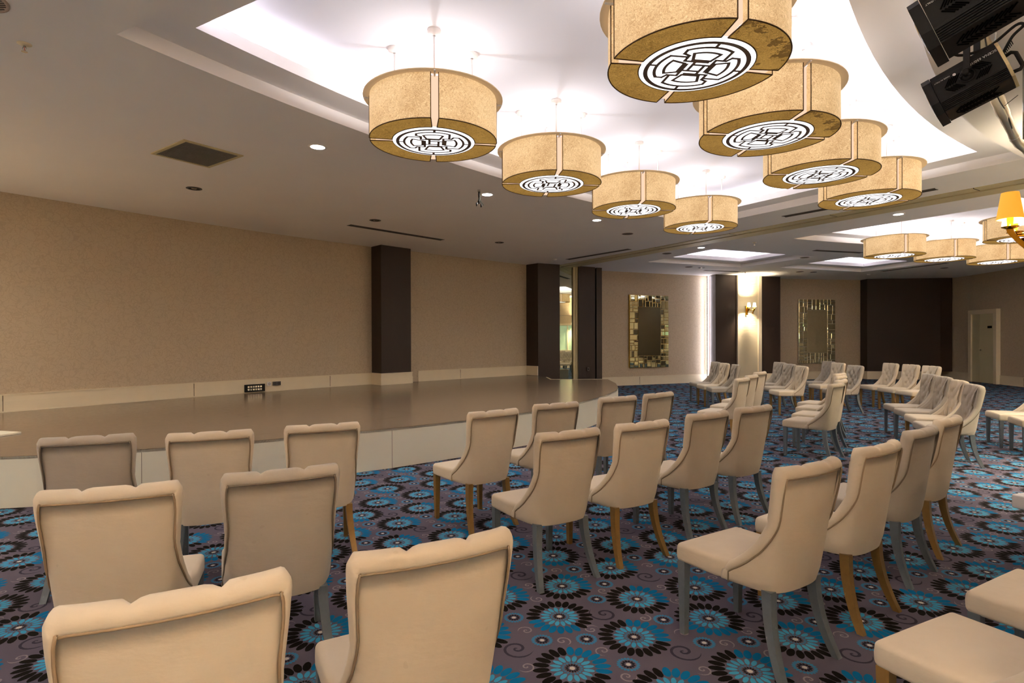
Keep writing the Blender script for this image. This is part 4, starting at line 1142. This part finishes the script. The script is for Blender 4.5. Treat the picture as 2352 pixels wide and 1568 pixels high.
for sp, h in ((sp1, .33), (sp2, .40)):
    Mi = sp.matrix_basis.to_3x3().inverted(); up = Mi @ Vector((0.0, 0, 1))
    bm = bmesh.new()
    for s in (-1, 1):
        a = Vector((0, s*.100, 0)); b = a+up*h
        bar(bm, a, b, .005, .026)
    a = Vector((0, -.100, 0))+up*h; b = Vector((0, .100, 0))+up*h; bar(bm, a, b, .026, .005)
    obj('yoke', bm, M_BLACK, sp)
    bm = bmesh.new(); KM = Matrix.Translation((0, -.104, 0)) @ Matrix.Rotation(pi/2, 4, 'X')
    lathe(bm, [(.014, 0), (.016, .02), (.01, .026)], 12, KM, cap1=True)
    for k in range(4):
        a = k*pi/2+.4; bar(bm, (0, -.118, 0), (.026*cos(a), -.120, .026*sin(a)), .008, .009)
    obj('star_knob', bm, M_BLACK, sp)
    bm = bmesh.new(); c0 = up*(h+.02)
    tube(bm, [c0, c0+up*.05], .012, 8); obj('clamp', bm, M_CHROME, sp)
    bm = bmesh.new(); pts = [Vector((.13, 0, .06)), Vector((.17, 0, .08))+up*.03, Vector((.20, 0, .06))+up*.07, Vector((.15, .02, 0))+up*.16, Vector((.05, .03, 0))+up*.14, Vector((-.05, .0, 0))+up*.16, Vector((-.07, .0, 0))+up*.22, Vector((0, .02, 0))+up*.30]
    sm = []
    for i in range(len(pts)-1):
        for k in range(5):
            t = k/5; p0, p1, p2, p3 = pts[max(i-1, 0)], pts[i], pts[i+1], pts[min(i+2, len(pts)-1)]
            sm.append(.5*((2*p1)+(-p0+p2)*t+(2*p0-5*p1+4*p2-p3)*t*t+(-p0+3*p1-3*p2+p3)*t**3))
    tube(bm, sm+[pts[-1]], .006, 8)
    for k in range(7): 
        c_ = Vector((.135+.006*k, 0, .062+.004*k)); lathe(bm, [(.010, -.0015), (.010, .0015)], 10, Matrix.Translation(c_) @ Matrix.Rotation(pi/2, 4, 'Y'), cap0=True, cap1=True)
    obj('power_cable', bm, M_BLACK, sp)
# pipe wrapped in clear film
PIPE_PTS = [(1.1, 1.4, 3.11), (1.5, 1.9, 3.11), (1.93, 2.38, 3.11), (2.35, 2.86, 3.11), (2.83, 3.385, 3.11), (3.38, 3.92, 3.10), (3.99, 4.50, 3.10), (4.7, 5.05, 3.10)]
pw = thing('wrapped_pipe', 'curved lighting pipe wrapped in clear plastic at top right', 'pipe', (0, 0, 0))
bm = bmesh.new(); sm = []
for i in range(len(PIPE_PTS)-1):
    for k in range(8):
        t = k/8; a, b = Vector(PIPE_PTS[i]), Vector(PIPE_PTS[i+1]); sm.append(a+(b-a)*t)
rr = random.Random(5); rad = [.036+rr.uniform(-.005, .005) for _ in range(200)]
tube(bm, sm, lambda t: rad[int(t*(len(sm)-1))], 12); obj('plastic_wrap', bm, M_PLASTIC, pw)
bm = bmesh.new()
for k in (10, 22, 34, 46): 
    c_ = sm[k]; d_ = (sm[k+1]-sm[k-1]).normalized(); q = d_.to_track_quat('Z', 'Y').to_matrix().to_4x4(); lathe(bm, [(.042, -.004), (.042, .004)], 20, Matrix.Translation(c_) @ q)
obj('tie_band', bm, M_ROD, pw)
bm = bmesh.new(); tube(bm, [p+Vector((.0, -.03, -.04+.02*sin(i*.6))) for i, p in enumerate(sm[6:44])], .004, 6); tube(bm, [sm[28]+Vector((.0, -.04, -.03)), sm[28]+Vector((-.06, -.06, -.05))], .002, 5); tube(bm, [sm[38]+Vector((.0, -.04, -.03)), sm[38]+Vector((.07, -.06, .03))], .002, 5); obj('cable', bm, M_BLACK, pw)
bm = bmesh.new()
for k in (4, 20, 36, 50): tube(bm, [sm[k], (sm[k].x, sm[k].y, HC if k not in (99,) else HC)], .006, 6)
obj('hanger_rod', bm, M_CHROME, pw)
